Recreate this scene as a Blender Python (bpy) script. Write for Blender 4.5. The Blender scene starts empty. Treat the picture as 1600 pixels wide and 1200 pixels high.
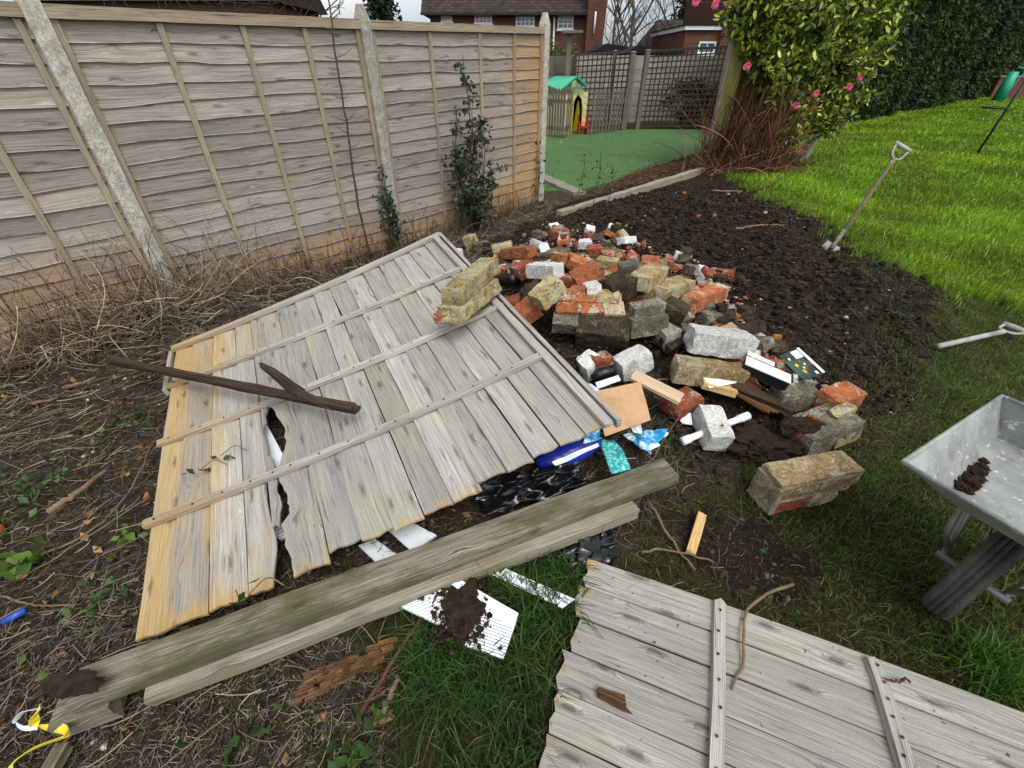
import bpy, bmesh, math, random
import numpy as np
from mathutils import Vector, Matrix, noise as mnoise, Quaternion

# ------------------------------------------------------------------ camera
FPX, NAD, CAMH = 680.0, 928.0, 1.55
PITCH = math.pi/2 - math.atan(NAD/FPX)
scene = bpy.context.scene
col = scene.collection
cd = bpy.data.cameras.new('camera'); cam = bpy.data.objects.new('camera', cd); col.objects.link(cam)
cam.location = (0, 0, CAMH); cam.rotation_euler = (math.pi/2 - PITCH, 0, 0)
cd.sensor_fit = 'HORIZONTAL'; cd.sensor_width = 36.0; cd.lens = FPX/1600*36.0
cd.clip_start = 0.02; cd.clip_end = 2000
scene.camera = cam
# ------------------------------------------------------------------ sky, sun, exposure
SUN_EL, SUN_AZ = math.radians(60), math.radians(155)      # azimuth from +Y towards +X
world = bpy.data.worlds.new('World'); scene.world = world; world.use_nodes = True
nt = world.node_tree; nt.nodes.clear()
sky = nt.nodes.new('ShaderNodeTexSky'); sky.sky_type = 'NISHITA'; sky.sun_disc = False
sky.sun_elevation = SUN_EL; sky.sun_rotation = SUN_AZ
sky.air_density = 1.0; sky.dust_density = 3.0; sky.ozone_density = 1.0
hsv = nt.nodes.new('ShaderNodeHueSaturation'); hsv.inputs['Saturation'].default_value = 0.16; hsv.inputs['Value'].default_value = 1.0
bgn = nt.nodes.new('ShaderNodeBackground'); bgn.inputs['Strength'].default_value = 0.15
wo = nt.nodes.new('ShaderNodeOutputWorld')
# soft broken cloud cover all over the sky
tcw = nt.nodes.new('ShaderNodeTexCoord'); nzw = nt.nodes.new('ShaderNodeTexNoise')
nzw.inputs['Scale'].default_value = 3.0; nzw.inputs['Detail'].default_value = 6; nzw.inputs['Roughness'].default_value = 0.55
rw = nt.nodes.new('ShaderNodeValToRGB'); rw.color_ramp.elements[0].position = 0.35; rw.color_ramp.elements[1].position = 0.65
rw.color_ramp.elements[0].color = (0.80, 0.90, 1.0, 1); rw.color_ramp.elements[1].color = (1.12, 1.12, 1.12, 1)
mulw = nt.nodes.new('ShaderNodeMix'); mulw.data_type = 'RGBA'; mulw.blend_type = 'MULTIPLY'; mulw.inputs[0].default_value = 1.0
nt.links.new(tcw.outputs['Generated'], nzw.inputs['Vector']); nt.links.new(nzw.outputs['Fac'], rw.inputs['Fac'])
nt.links.new(sky.outputs[0], hsv.inputs['Color']); nt.links.new(hsv.outputs[0], mulw.inputs[6]); nt.links.new(rw.outputs[0], mulw.inputs[7])
nt.links.new(mulw.outputs[2], bgn.inputs['Color']); nt.links.new(bgn.outputs[0], wo.inputs['Surface'])
sd = bpy.data.lights.new('sun', 'SUN'); sd.energy = 1.0; sd.angle = math.radians(28); sd.color = (1.0, 0.96, 0.90)
sun = bpy.data.objects.new('sun', sd); col.objects.link(sun)
_d = Vector((math.sin(SUN_AZ)*math.cos(SUN_EL), math.cos(SUN_AZ)*math.cos(SUN_EL), math.sin(SUN_EL)))
sun.rotation_euler = (-_d).to_track_quat('-Z', 'Y').to_euler(); sun.location = (0, 0, 20)
vs = scene.view_settings; vs.view_transform = 'Standard'; vs.look = 'None'; vs.gamma = 1.0; vs.use_curve_mapping = False
vs.exposure = 0.60
scene.render.film_transparent = False
try:
    scene.cycles.max_bounces = 6; scene.cycles.diffuse_bounces = 3; scene.cycles.transparent_max_bounces = 8
except Exception: pass

# ------------------------------------------------------------------ helpers
rnd = random.Random(7); nrg = np.random.default_rng(7)
Fv = np.array([0, math.cos(PITCH), -math.sin(PITCH)]); Uv = np.array([0, math.sin(PITCH), math.cos(PITCH)]); Rv = np.array([1.0, 0, 0])
def ray(x, y): return Fv*FPX + Rv*(x-800) + Uv*(600-y)
def G(x, y, z=0.0):            # photo position -> world point on the level z
    d = ray(x, y); t = (z-CAMH)/d[2]; return np.array([0, 0, CAMH]) + d*t
def A(x, y, Y):                # photo position -> world point at distance Y
    d = ray(x, y); t = Y/d[1]; return np.array([0, 0, CAMH]) + d*t
def lin(c):
    c = c/255.0
    return c/12.92 if c <= 0.04045 else ((c+0.055)/1.055)**2.4
def S(r, g, b, k=1.0): return (lin(r)*k, lin(g)*k, lin(b)*k, 1.0)

def _h(ix, iy, seed):
    n = (ix.astype(np.int64)*374761393 + iy.astype(np.int64)*668265263 + seed*1442695041) & 0xffffffff
    n = ((n ^ (n >> 13))*1274126177) & 0xffffffff
    return ((n ^ (n >> 16)) & 0xffff)/65535.0
def vnoise(x, y, seed=0):
    x = np.asarray(x, float); y = np.asarray(y, float)
    ix = np.floor(x); iy = np.floor(y); fx = x-ix; fy = y-iy
    fx = fx*fx*(3-2*fx); fy = fy*fy*(3-2*fy)
    a = _h(ix, iy, seed); b = _h(ix+1, iy, seed); c = _h(ix, iy+1, seed); d = _h(ix+1, iy+1, seed)
    return (a*(1-fx)+b*fx)*(1-fy)+(c*(1-fx)+d*fx)*fy - 0.5
def fbm(x, y, seed=0, oct=4):
    r = 0; a = 1.0
    for o in range(oct):
        r = r + a*vnoise(x*2**o, y*2**o, seed+o*17); a *= 0.5
    return r
def inpoly(x, y, poly):
    x = np.asarray(x); y = np.asarray(y); r = np.zeros(x.shape, bool); n = len(poly)
    for i in range(n):
        x0, y0 = poly[i]; x1, y1 = poly[(i+1) % n]
        if y0 == y1: continue
        c = ((y0 > y) != (y1 > y)) & (x < (x1-x0)*(y-y0)/(y1-y0)+x0)
        r ^= c
    return r
def GP(pts): return [tuple(G(*p)[:2]) for p in pts]

# ground zones (world outlines)
LAWN = GP([(1125,268),(1165,292),(1215,332),(1262,362),(1300,392),(1370,425),(1415,458),(1462,478),(1620,500)]) + [(9,3.2),(80,2),(80,80),(6,80),(6,13)]
WORN = GP([(1235,650),(1330,640),(1425,600),(1440,530),(1462,478),(1620,500)]) + [(9,3.2),(9,-3),(1.2,-3)] + GP([(1150,1150),(930,900),(960,860),(1080,770),(1150,720)])
TUFT = GP([(590,965),(680,925),(800,880),(900,860),(930,890),(890,1010),(850,1200)]) + [(0.0,0.1),(-0.5,0.1)] + GP([(580,1200),(610,1120),(600,1050)])
SOIL = GP([(880,325),(985,288),(1090,272),(1125,268),(1165,292),(1215,332),(1262,362),(1300,392),(1370,425),(1415,458),(1462,478),(1440,530),(1425,600),(1370,650),(1300,700),(1200,720),(1100,700),(1000,600),(900,520),(800,430),(760,385)])
PLAY = GP([(846,290),(905,300),(962,286),(1030,262),(1100,238)]) + [(7.0,13.0),(7.0,18),(0.3,18)]
BARE = GP([(1040,800),(1130,790),(1230,820),(1250,880),(1190,930),(1090,900),(1020,850)])
def gauss(x, y, c, sx, sy, rot=0):
    dx = x-c[0]; dy = y-c[1]; cr, sr = math.cos(rot), math.sin(rot)
    u = dx*cr+dy*sr; v = -dx*sr+dy*cr
    return np.exp(-(u/sx)**2-(v/sy)**2)
cR = G(905,480,0.15); cR2 = G(1090,560,0.05); cS1 = G(1120,350,0.1); cS2 = G(1290,450,0.1); cS3 = G(1010,330,.05)
def zonemask(x, y):
    jx = x + 0.17*fbm(x*3, y*3, 5) + .11*fbm(x*13, y*13, 6); jy = y + 0.17*fbm(x*3, y*3, 9) + .11*fbm(x*13, y*13, 10)
    return [inpoly(jx, jy, P) for P in (LAWN, WORN, TUFT, SOIL, PLAY, BARE)]
def H(x, y):
    x = np.asarray(x, float); y = np.asarray(y, float)
    near = np.exp(-np.maximum(0, np.hypot(x, y-2)-6)/4.0)
    h = 0.035*fbm(x*0.9, y*0.9, 3)*near
    h = h + 0.33*gauss(x, y, cR, 0.70, 0.78) + 0.09*gauss(x, y, cR2, 0.6, 0.45)
    soil = gauss(x, y, cS1, 1.25, 1.1) + 0.75*gauss(x, y, cS2, 0.9, 0.8)
    h = h + 0.25*soil + 0.15*soil*fbm(x*2.6, y*2.6, 21) + 0.13*np.minimum(1, soil*2)*np.abs(fbm(x*6, y*6, 33))
    h = h + 0.022*near*fbm(x*6, y*6, 12) + 0.012*near*fbm(x*24, y*24, 14, 3)
    h = h + 0.05*gauss(x, y, (-2.1, 2.9), 1.0, .5, 0.8)
    return h
def Hs(x, y): return float(H(np.array([x]), np.array([y]))[0])
def GT(px, py, dz=0.0):          # photo position -> point on the uneven ground (raised dz)
    z = 0.0
    for _ in range(8):
        p = G(px, py, z); z = 0.5*z + 0.5*(Hs(p[0], p[1])+dz)
    return G(px, py, z)

ROOT = {}
def tag(o, label=None, cat=None, group=None, kind=None):
    if label: o['label'] = label
    if cat: o['category'] = cat
    if group: o['group'] = group
    if kind: o['kind'] = kind
    return o
def thing(name, label, cat, loc, group=None):
    o = bpy.data.objects.new(name, None); o.empty_display_size = 0.05; col.objects.link(o)
    o.location = tuple(float(v) for v in loc); tag(o, label, cat, group); return o
def link(name, me, mat=None, parent=None, off=None):
    o = bpy.data.objects.new(name, me); col.objects.link(o)
    if mat is not None:
        for m in (mat if isinstance(mat, (list, tuple)) else [mat]): me.materials.append(m)
    if parent is not None: o.parent = parent
    if off is not None: o.location = off
    return o
def rootloc(p):
    v = Vector((0, 0, 0))
    while p is not None: v += p.location; p = p.parent
    return v
def raw(name, V, Fc, mat, parent=None, uv=None, attr=None, smooth=False, base=None, fm=None):
    """world-space mesh; vertices are stored relative to parent or to base"""
    V = np.asarray(V, float)
    if parent is not None: o0 = np.array(rootloc(parent)); loc = None
    elif base is not None: o0 = np.asarray(base, float); loc = tuple(o0)
    else: o0 = np.array([V[:, 0].mean(), V[:, 1].mean(), V[:, 2].min()]); loc = tuple(o0)
    me = bpy.data.meshes.new(name); me.from_pydata([tuple(v) for v in (V-o0)], [], [tuple(int(i) for i in f) for f in Fc])
    if uv is not None:
        l = me.uv_layers.new(name='UVMap'); li = np.zeros(len(me.loops), int); me.loops.foreach_get('vertex_index', li)
        l.data.foreach_set('uv', np.asarray(uv, float)[li].ravel())
    if attr:
        for k, a in attr.items():
            at = me.attributes.new(k, 'FLOAT', 'POINT'); at.data.foreach_set('value', np.asarray(a, float))
    if smooth: me.polygons.foreach_set('use_smooth', [True]*len(me.polygons))
    if fm is not None: me.polygons.foreach_set('material_index', [int(i) for i in fm])
    me.update()
    return link(name, me, mat, parent, loc)
def fast(name, V, T, mat, colors=None, kind=None, parent=None, smooth=False):
    V = np.ascontiguousarray(V, np.float32); T = np.ascontiguousarray(T, np.int32)
    if parent is not None: V = V - np.array(rootloc(parent), np.float32)
    me = bpy.data.meshes.new(name); nf, k = T.shape
    me.vertices.add(len(V)); me.vertices.foreach_set('co', V.ravel())
    me.loops.add(nf*k); me.loops.foreach_set('vertex_index', T.ravel())
    me.polygons.add(nf); me.polygons.foreach_set('loop_start', np.arange(0, nf*k, k, dtype=np.int32))
    if smooth: me.polygons.foreach_set('use_smooth', np.ones(nf, bool))
    if colors is not None:
        at = me.color_attributes.new('Col', 'FLOAT_COLOR', 'POINT')
        c = np.ones((len(V), 4), np.float32); c[:, :3] = colors; at.data.foreach_set('color', c.ravel())
    me.update(calc_edges=True); me.validate()
    o = link(name, me, mat, parent)
    if kind: o['kind'] = kind
    return o

# ------------------------------------------------------------------ materials
MATS = {}
class NT:
    def __init__(s, name):
        s.m = bpy.data.materials.new(name); s.m.use_nodes = True; s.t = s.m.node_tree; s.t.nodes.clear()
        s.out = s.n('ShaderNodeOutputMaterial'); s.b = s.n('ShaderNodeBsdfPrincipled'); s.l(s.b.outputs[0], s.out.inputs[0]); MATS[name] = s.m
    def n(s, t, **k):
        x = s.t.nodes.new(t)
        for a, v in k.items(): setattr(x, a, v)
        return x
    def l(s, a, b): s.t.links.new(a, b)
    def put(s, sock, v):
        if isinstance(v, bpy.types.NodeSocket): s.l(v, sock)
        elif v is not None: sock.default_value = v
    def math(s, op, a, b=None, c=None, clamp=False):
        x = s.n('ShaderNodeMath', operation=op, use_clamp=clamp)
        for i, v in enumerate((a, b, c)):
            if v is not None: s.put(x.inputs[i], v)
        return x.outputs[0]
    def mix(s, f, a, b, mode='MIX'):
        x = s.n('ShaderNodeMix', data_type='RGBA', blend_type=mode); s.put(x.inputs[0], f); s.put(x.inputs[6], a); s.put(x.inputs[7], b); return x.outputs[2]
    def noise(s, v, scale, detail=3, rough=.55, dist=0):
        x = s.n('ShaderNodeTexNoise'); s.put(x.inputs['Vector'], v); x.inputs['Scale'].default_value = scale; x.inputs['Detail'].default_value = detail
        x.inputs['Roughness'].default_value = rough; x.inputs['Distortion'].default_value = dist; return x.outputs['Fac']
    def ramp(s, f, stops):
        x = s.n('ShaderNodeValToRGB'); e = x.color_ramp.elements
        while len(e) < len(stops): e.new(0.5)
        for k, (p, c) in zip(e, stops): k.position = p; k.color = c if len(c) == 4 else (*c, 1)
        s.put(x.inputs[0], f); return x.outputs[0]
    def step(s, f, a, b):
        x = s.n('ShaderNodeMapRange', interpolation_type='SMOOTHSTEP'); s.put(x.inputs[0], f); x.inputs[1].default_value = a; x.inputs[2].default_value = b; return x.outputs[0]
    def attr(s, name, typ='GEOMETRY'): return s.n('ShaderNodeAttribute', attribute_name=name, attribute_type=typ)
    def objrand(s): return s.n('ShaderNodeObjectInfo').outputs['Random']
    def coord(s, which='Object', off=0.0):
        t = s.n('ShaderNodeTexCoord').outputs[which]
        if off:
            o = s.math('MULTIPLY', s.objrand(), off); c = s.n('ShaderNodeCombineXYZ')
            for i in range(3): s.l(o, c.inputs[i])
            a = s.n('ShaderNodeVectorMath', operation='ADD'); s.l(t, a.inputs[0]); s.l(c.outputs[0], a.inputs[1]); return a.outputs[0]
        return t
    def bump(s, h, strength=.5, dist=.01):
        x = s.n('ShaderNodeBump'); x.inputs['Strength'].default_value = strength; x.inputs['Distance'].default_value = dist; s.l(h, x.inputs['Height']); s.l(x.outputs[0], s.b.inputs['Normal']); return x
    def fin(s, colr, rough=.8, spec=.3, metal=0):
        s.put(s.b.inputs['Base Color'], colr); s.put(s.b.inputs['Roughness'], rough); s.b.inputs['Specular IOR Level'].default_value = spec; s.put(s.b.inputs['Metallic'], metal); return s.m

def wood(name, dark, mid, light, stain=None, stain_amt=1.0, algae=None, algae_amt=0.5, knots=1.0, vary=0.25, grain=170, spots=0.0, edge=None):
    """weathered board; UV in metres: u along the grain, v across"""
    k = NT(name); uv = k.n('ShaderNodeUVMap').outputs[0]; r = k.objrand()
    sep = k.n('ShaderNodeSeparateXYZ'); k.l(uv, sep.inputs[0]); u0, v0 = sep.outputs[0], sep.outputs[1]
    u = k.math('ADD', u0, k.math('MULTIPLY', r, 37.0)); v = k.math('ADD', v0, k.math('MULTIPLY', r, 11.0))
    def vec(a, b):
        c = k.n('ShaderNodeCombineXYZ'); k.put(c.inputs[0], a); k.put(c.inputs[1], b); k.l(r, c.inputs[2]); return c.outputs[0]
    # knots: irregular cells, stretched along the grain
    vo = k.n('ShaderNodeTexVoronoi', voronoi_dimensions='2D'); vo.inputs['Scale'].default_value = 1.0
    k.l(vec(k.math('MULTIPLY', u, 2.6), k.math('MULTIPLY', v, 9.5)), vo.inputs['Vector']); d = vo.outputs['Distance']
    bulge = k.math('MULTIPLY', k.math('EXPONENT', k.math('MULTIPLY', k.math('MULTIPLY', d, d), -60.0)), 0.022*knots)
    side = k.math('SIGN', k.math('SUBTRACT', k.noise(vec(k.math('MULTIPLY', u, 1.0), k.math('MULTIPLY', v, 1.0)), 1.3, 0), .5))
    warp = k.math('MULTIPLY', k.math('SUBTRACT', k.noise(vec(k.math('MULTIPLY', u, 1.1), k.math('MULTIPLY', v, 5.0)), 1.0, 2), .5), 0.05)
    gv = k.math('ADD', k.math('ADD', v, warp), k.math('MULTIPLY', bulge, side))
    g1 = k.noise(vec(k.math('MULTIPLY', u, 2.2), k.math('MULTIPLY', gv, grain)), 1.0, 5, .7)
    g2 = k.noise(vec(k.math('MULTIPLY', u, 7.0), k.math('MULTIPLY', gv, grain*4.5)), 1.0, 2, .6)
    rings = k.math('SINE', k.math('MULTIPLY', gv, grain*7.0))
    g3 = k.noise(vec(k.math('MULTIPLY', u, 160.0), k.math('MULTIPLY', v, 420.0)), 1.0, 2, .7)
    gr = k.math('ADD', k.math('ADD', k.math('MULTIPLY', g1, .42), k.math('MULTIPLY', g3, .16)), k.math('ADD', k.math('MULTIPLY', g2, .34), k.math('MULTIPLY', k.math('ADD', rings, 1.0), .035)))
    c = k.ramp(gr, [(.30, dark), (.48, mid), (.66, light)])
    big = k.noise(vec(k.math('MULTIPLY', u, 2.2), k.math('MULTIPLY', v, 10)), 1.0, 3)
    c = k.mix(k.step(big, .42, .68), c, k.mix(1.0, c, (1.18, 1.15, 1.10, 1), 'MULTIPLY'))
    dk = k.noise(vec(k.math('MULTIPLY', u, 4.0), k.math('MULTIPLY', gv, 90)), 1.0, 6, .75)
    c = k.mix(k.math('MULTIPLY', k.step(dk, .55, .66), .7), c, (dark[0]*.8, dark[1]*.8, dark[2]*.8, 1))
    rv = k.math('ADD', 1.0-vary/2, k.math('MULTIPLY', k.math('FRACT', k.math('MULTIPLY', r, 17.3)), vary))
    cmb = k.n('ShaderNodeCombineColor'); [k.l(rv, cmb.inputs[i]) for i in range(3)]
    c = k.mix(1.0, c, cmb.outputs[0], 'MULTIPLY')
    if stain:
        st = k.attr('stain').outputs['Fac']; sn = k.noise(vec(k.math('MULTIPLY', u, 4), k.math('MULTIPLY', v, 24)), 1.0, 3)
        f = k.step(k.math('ADD', st, k.math('MULTIPLY', k.math('SUBTRACT', sn, .5), 1.1)), .2, .95)
        c = k.mix(k.math('MULTIPLY', f, stain_amt), c, k.mix(k.step(gr, .35, .62), (stain[0]*.45, stain[1]*.42, stain[2]*.4, 1), stain))
    if algae:
        an = k.noise(vec(k.math('MULTIPLY', u, 3.5), k.math('MULTIPLY', v, 9)), 1.0, 5, .65)
        c = k.mix(k.math('MULTIPLY', k.step(an, .45, .66), algae_amt), c, algae)
    if edge:
        ef = k.math('MULTIPLY', k.attr('edge').outputs['Fac'], k.step(k.noise(vec(k.math('MULTIPLY', u, 6), k.math('MULTIPLY', v, 6)), 1.0, 5, .7), .40, .58)); c = k.mix(k.math('MULTIPLY', ef, .6), c, edge)
    kd = k.math('ADD', d, k.math('MULTIPLY', k.math('SUBTRACT', k.noise(vec(k.math('MULTIPLY', u, 40), k.math('MULTIPLY', v, 60)), 1.0, 2), .5), .06))
    sc = k.n('ShaderNodeSeparateColor'); k.l(vo.outputs['Color'], sc.inputs[0])
    has = k.math('LESS_THAN', sc.outputs[0], .62)
    ring = k.math('MULTIPLY', k.step(kd, .135, .10), has)
    core = k.math('MULTIPLY', k.step(kd, .075, .045), has)
    c = k.mix(k.math('MULTIPLY', ring, .38*knots), c, (dark[0]*.9, dark[1]*.8, dark[2]*.72, 1))
    c = k.mix(k.math('MULTIPLY', core, .55*knots), c, (dark[0]*.55, dark[1]*.42, dark[2]*.35, 1))
    if spots:
        sp = k.noise(vec(k.math('MULTIPLY', u, 46), k.math('MULTIPLY', v, 46)), 1.0, 2)
        c = k.mix(k.math('MULTIPLY', k.step(sp, .70, .74), spots), c, (.02, .017, .014, 1))
    k.bump(gr, .55, .006)
    return k.fin(c, .85, .2)

wood('wood_fence', S(66,60,55), S(136,127,118), S(184,175,164), edge=S(222,214,202), stain=S(188,148,96), stain_amt=.8, vary=.42, knots=.65, grain=190)
wood('wood_fence_rail', S(84,72,60), S(142,128,108), S(182,168,146), stain=S(200,140,66), stain_amt=.8, knots=.2)
wood('wood_pale', S(78,74,70), S(146,142,136), S(192,188,182), stain=S(206,166,98), stain_amt=.82, vary=.36, knots=.8, grain=170, algae=S(168,160,110), algae_amt=.28)
wood('wood_pale_grey', S(80,77,72), S(142,138,130), S(190,186,176), stain=S(196,140,76), stain_amt=.85, vary=.22, grain=140, algae=S(150,142,112), algae_amt=.30, spots=.8)
wood('wood_batten', S(86,80,74), S(152,146,138), S(198,193,186), knots=.15, vary=.2, stain=S(178,148,104), stain_amt=.8)
wood('wood_beam', S(42,39,31), S(108,101,86), S(164,156,140), knots=.6, vary=.1, algae=S(70,68,32), algae_amt=.75, grain=150)
wood('wood_beam_pale', S(66,61,52), S(134,126,111), S(182,174,158), knots=.5, vary=.1, algae=S(112,108,60), algae_amt=.45, grain=150)
wood('wood_dark', S(16,13,10), S(52,41,31), S(104,86,66), knots=.2, vary=.2)
wood('wood_raw', S(140,100,56), S(196,158,100), S(226,196,140), knots=.3, vary=.2)
wood('wood_plank', S(140,112,88), S(186,158,130), S(208,184,158), knots=.15, vary=.1)
wood('wood_far', S(58,52,46), S(104,96,86), S(138,130,118), knots=0, vary=.35)
wood('wood_far_pale', S(96,91,84), S(142,137,129), S(180,175,167), knots=0, vary=.35)
wood('wood_trellis', S(30,26,20), S(56,50,40), S(86,80,62), knots=0, vary=.35)
wood('wood_post_moss', S(70,66,34), S(112,110,62), S(150,146,98), knots=0, algae=S(104,112,48), algae_amt=.7)
wood('wood_brown', S(52,34,20), S(92,64,38), S(124,92,58), knots=.2, vary=.3)
wood('wood_rot', S(30,20,13), S(82,56,36), S(152,114,76), knots=.2, vary=.4)

def plain(name, c, rough=.6, spec=.4, metal=0, n=0.12, scale=9, bump=.15, dirt=None, dirt_amt=.6, dscale=6, dlo=.52, dhi=.66):
    k = NT(name); co = k.coord('Object', 13); nz = k.noise(co, scale, 5, .6)
    a = tuple(x*(1-n) for x in c[:3])+(1,); b = tuple(min(1, x*(1+n)) for x in c[:3])+(1,)
    cc = k.ramp(nz, [(.3, a), (.7, b)])
    if dirt:
        dn = k.noise(co, dscale, 6, .65); cc = k.mix(k.math('MULTIPLY', k.step(dn, dlo, dhi), dirt_amt), cc, dirt)
    if bump: k.bump(k.noise(co, scale*6, 4), bump, .01)
    return k.fin(cc, rough, spec, metal)
def brickmat(name, c1, c2, mortar, m_amt, moss=None, moss_amt=0, dirt_amt=.4, mlo=.5, bump=.9):
    k = NT(name); co = k.coord('Object', 29)
    n1 = k.noise(co, 16, 6, .7); n2 = k.noise(co, 9, 5, .65, .4); n3 = k.noise(co, 75, 5, .75); n4 = k.noise(co, 26, 6, .8); n5 = k.noise(co, 210, 3, .75)
    c = k.ramp(k.math('ADD', k.math('MULTIPLY', n1, .45), k.math('MULTIPLY', n3, .55)), [(.36, tuple(x*.6 for x in c1[:3])), (.47, c1), (.60, c2)])
    mort = k.ramp(n3, [(.35, tuple(x*.5 for x in mortar[:3])), (.62, mortar)])
    mk = k.step(k.math('ADD', n2, k.math('MULTIPLY', k.math('SUBTRACT', n3, .5), .25)), mlo, mlo+.05)
    c = k.mix(k.math('MULTIPLY', mk, m_amt), c, mort)
    if moss: c = k.mix(k.math('MULTIPLY', k.step(k.math('ADD', n4, k.math('MULTIPLY', k.math('SUBTRACT', n5, .5), .35)), .46, .58), moss_amt), c, moss)
    d = k.noise(co, 10, 8, .8); c = k.mix(k.math('MULTIPLY', k.step(d, .50, .66), dirt_amt), c, S(46,37,30))
    c = k.mix(1.0, c, k.ramp(n5, [(.33, (.55, .54, .53)), (.5, (1, 1, 1)), (.68, (1.35, 1.33, 1.3))]), 'MULTIPLY')
    rv = k.math('ADD', .80, k.math('MULTIPLY', k.math('FRACT', k.math('MULTIPLY', k.objrand(), 7.7)), .36)); cmb = k.n('ShaderNodeCombineColor'); [k.l(rv, cmb.inputs[i]) for i in range(3)]
    c = k.mix(1.0, c, cmb.outputs[0], 'MULTIPLY')
    k.bump(k.math('ADD', k.math('MULTIPLY', n3, .6), k.math('ADD', k.math('MULTIPLY', n5, .3), k.math('MULTIPLY', n1, .6))), bump, .012)
    return k.fin(c, .95, .15)
MO = S(196,190,176)
brickmat('brick_red', S(136,66,44), S(184,98,66), MO, .85, S(150,140,120), .2, .4, .57)
brickmat('brick_orange', S(158,84,50), S(204,124,80), S(206,198,182), .9, S(150,142,100), .3, .35, .56)
brickmat('brick_yellow', S(124,106,78), S(174,160,124), S(204,196,170), .8, S(178,162,96), .7, .5, .50)
brickmat('brick_white', S(184,181,174), S(224,222,216), S(236,234,228), .8, None, 0, .22, .42)
brickmat('brick_grey', S(92,86,76), S(138,130,116), S(176,168,152), .7, S(92,92,52), .35, .55, .55)
brickmat('brick_dark', S(46,38,32), S(88,74,62), S(130,120,104), .5, S(70,68,36), .35, .65, .6)
brickmat('brick_beige', S(138,112,82), S(188,164,124), S(204,192,164), .8, S(140,124,70), .4, .4, .5)
brickmat('mortar_pale', S(140,126,102), S(192,176,146), S(210,204,188), .5, S(150,140,84), .35, .35, .5)
brickmat('concrete_post', S(164,159,148), S(200,195,184), S(210,205,194), .5, S(128,122,92), .45, .12, .5, .25)
brickmat('stone_grey', S(120,118,112), S(170,168,160), S(190,188,180), .5, S(110,108,80), .4, .3, .5)
plain('soil_clod', S(52,40,32), .98, .1, n=.5, scale=30, bump=.8)
plain('white_plastic', S(232,235,236), .65, .3, n=.04, dirt=S(120,110,92), dirt_amt=.5, dlo=.58, dhi=.75)
plain('white_enamel', S(232,230,224), .5, .4, n=.04, dirt=S(60,50,42), dirt_amt=.8, dscale=22, dlo=.6, dhi=.68)
plain('black_plastic', S(22,22,24), .32, .5, n=.2, bump=.3)
plain('black_sack', S(15,15,17), .22, .6, n=.2, scale=12, bump=.12)
plain('blue_bag', S(30,48,150), .3, .5, n=.15, bump=.2)
plain('white_film', S(222,228,232), .35, .5, n=.05)
plain('cardboard', S(186,148,110), .85, .2, n=.08, scale=40, bump=.2, dirt=S(150,112,78), dirt_amt=.4)
plain('red_plastic', S(176,20,28), .4, .5, n=.08)
plain('green_plastic', S(20,150,116), .45, .5, n=.08)
plain('cream_plastic', S(216,206,150), .5, .4, n=.06)
plain('yellow_plastic', S(188,160,20), .5, .4, n=.06)
plain('rubber', S(74,70,66), .85, .3, n=.3, scale=22, bump=.6, dirt=S(104,98,90), dirt_amt=.7, dscale=12, dlo=.45, dhi=.65)
plain('steel_tube', S(126,124,118), .55, .5, .5, n=.25, scale=14, dirt=S(90,70,54), dirt_amt=.6)
plain('dark_metal', S(28,30,28), .5, .5, .3, n=.2)
plain('bark', S(84,66,50), .95, .1, n=.35, scale=18, bump=.8)
plain('bark_pale', S(120,100,78), .95, .1, n=.3, scale=24, bump=.6)
plain('twig_red', S(92,60,46), .9, .2, n=.35, scale=24, bump=.5)
plain('branch_dark', S(58,48,42), .95, .1, n=.3, scale=10)
plain('branch_far', S(88,78,68), .95, .1, n=.25, scale=3, bump=0)
plain('white_paint', S(228,230,230), .5, .4, n=.04)
plain('roof_tile', S(58,52,50), .9, .2, n=.3, scale=2.0, bump=0)
plain('roof_felt', S(30,32,36), .9, .2, n=.3, scale=3, bump=0)
plain('shovel_wood', S(104,90,74), .8, .3, n=.25, scale=14)
plain('shovel_steel', S(142,138,130), .6, .5, .3, n=.25, scale=14, dirt=S(60,48,38), dirt_amt=.8)
plain('handle_grey', S(158,158,152), .6, .3, n=.2, dirt=S(90,80,68), dirt_amt=.6)
plain('yellow_ribbon', S(232,208,62), .4, .4, n=.08)
plain('orange_plastic', S(204,78,34), .45, .4, n=.08)
plain('blue_pipe', S(40,74,160), .4, .4, n=.1)
plain('dark_soft', S(40,44,46), .7, .3, n=.2)
plain('slab_stone', S(128,122,110), .9, .2, n=.25, scale=6, dirt=S(70,72,50), dirt_amt=.6)
# galvanised steel
k = NT('galvanised'); co = k.coord('Object'); vo = k.n('ShaderNodeTexVoronoi'); vo.inputs['Scale'].default_value = 26; k.l(co, vo.inputs['Vector'])
n1 = k.noise(co, 7, 5, .65); n2 = k.noise(co, 34, 5, .7, .6); sc = k.n('ShaderNodeSeparateColor'); k.l(vo.outputs['Color'], sc.inputs[0])
c = k.ramp(k.math('ADD', k.math('MULTIPLY', sc.outputs[0], .10), k.math('MULTIPLY', n1, .9)), [(.3, S(122,123,120)), (.72, S(164,165,160))])
c = k.mix(k.math('MULTIPLY', k.step(n2, .60, .66), .8), c, S(222,224,224)); c = k.mix(k.math('MULTIPLY', k.step(k.noise(co, 9, 7, .75), .52, .70), .55), c, S(96,86,76))
k.bump(k.noise(co, 16, 4), .15, .01); k.fin(c, k.ramp(n1, [(.3, (.5,)*3), (.7, (.7,)*3)]), .4, .15)
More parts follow.
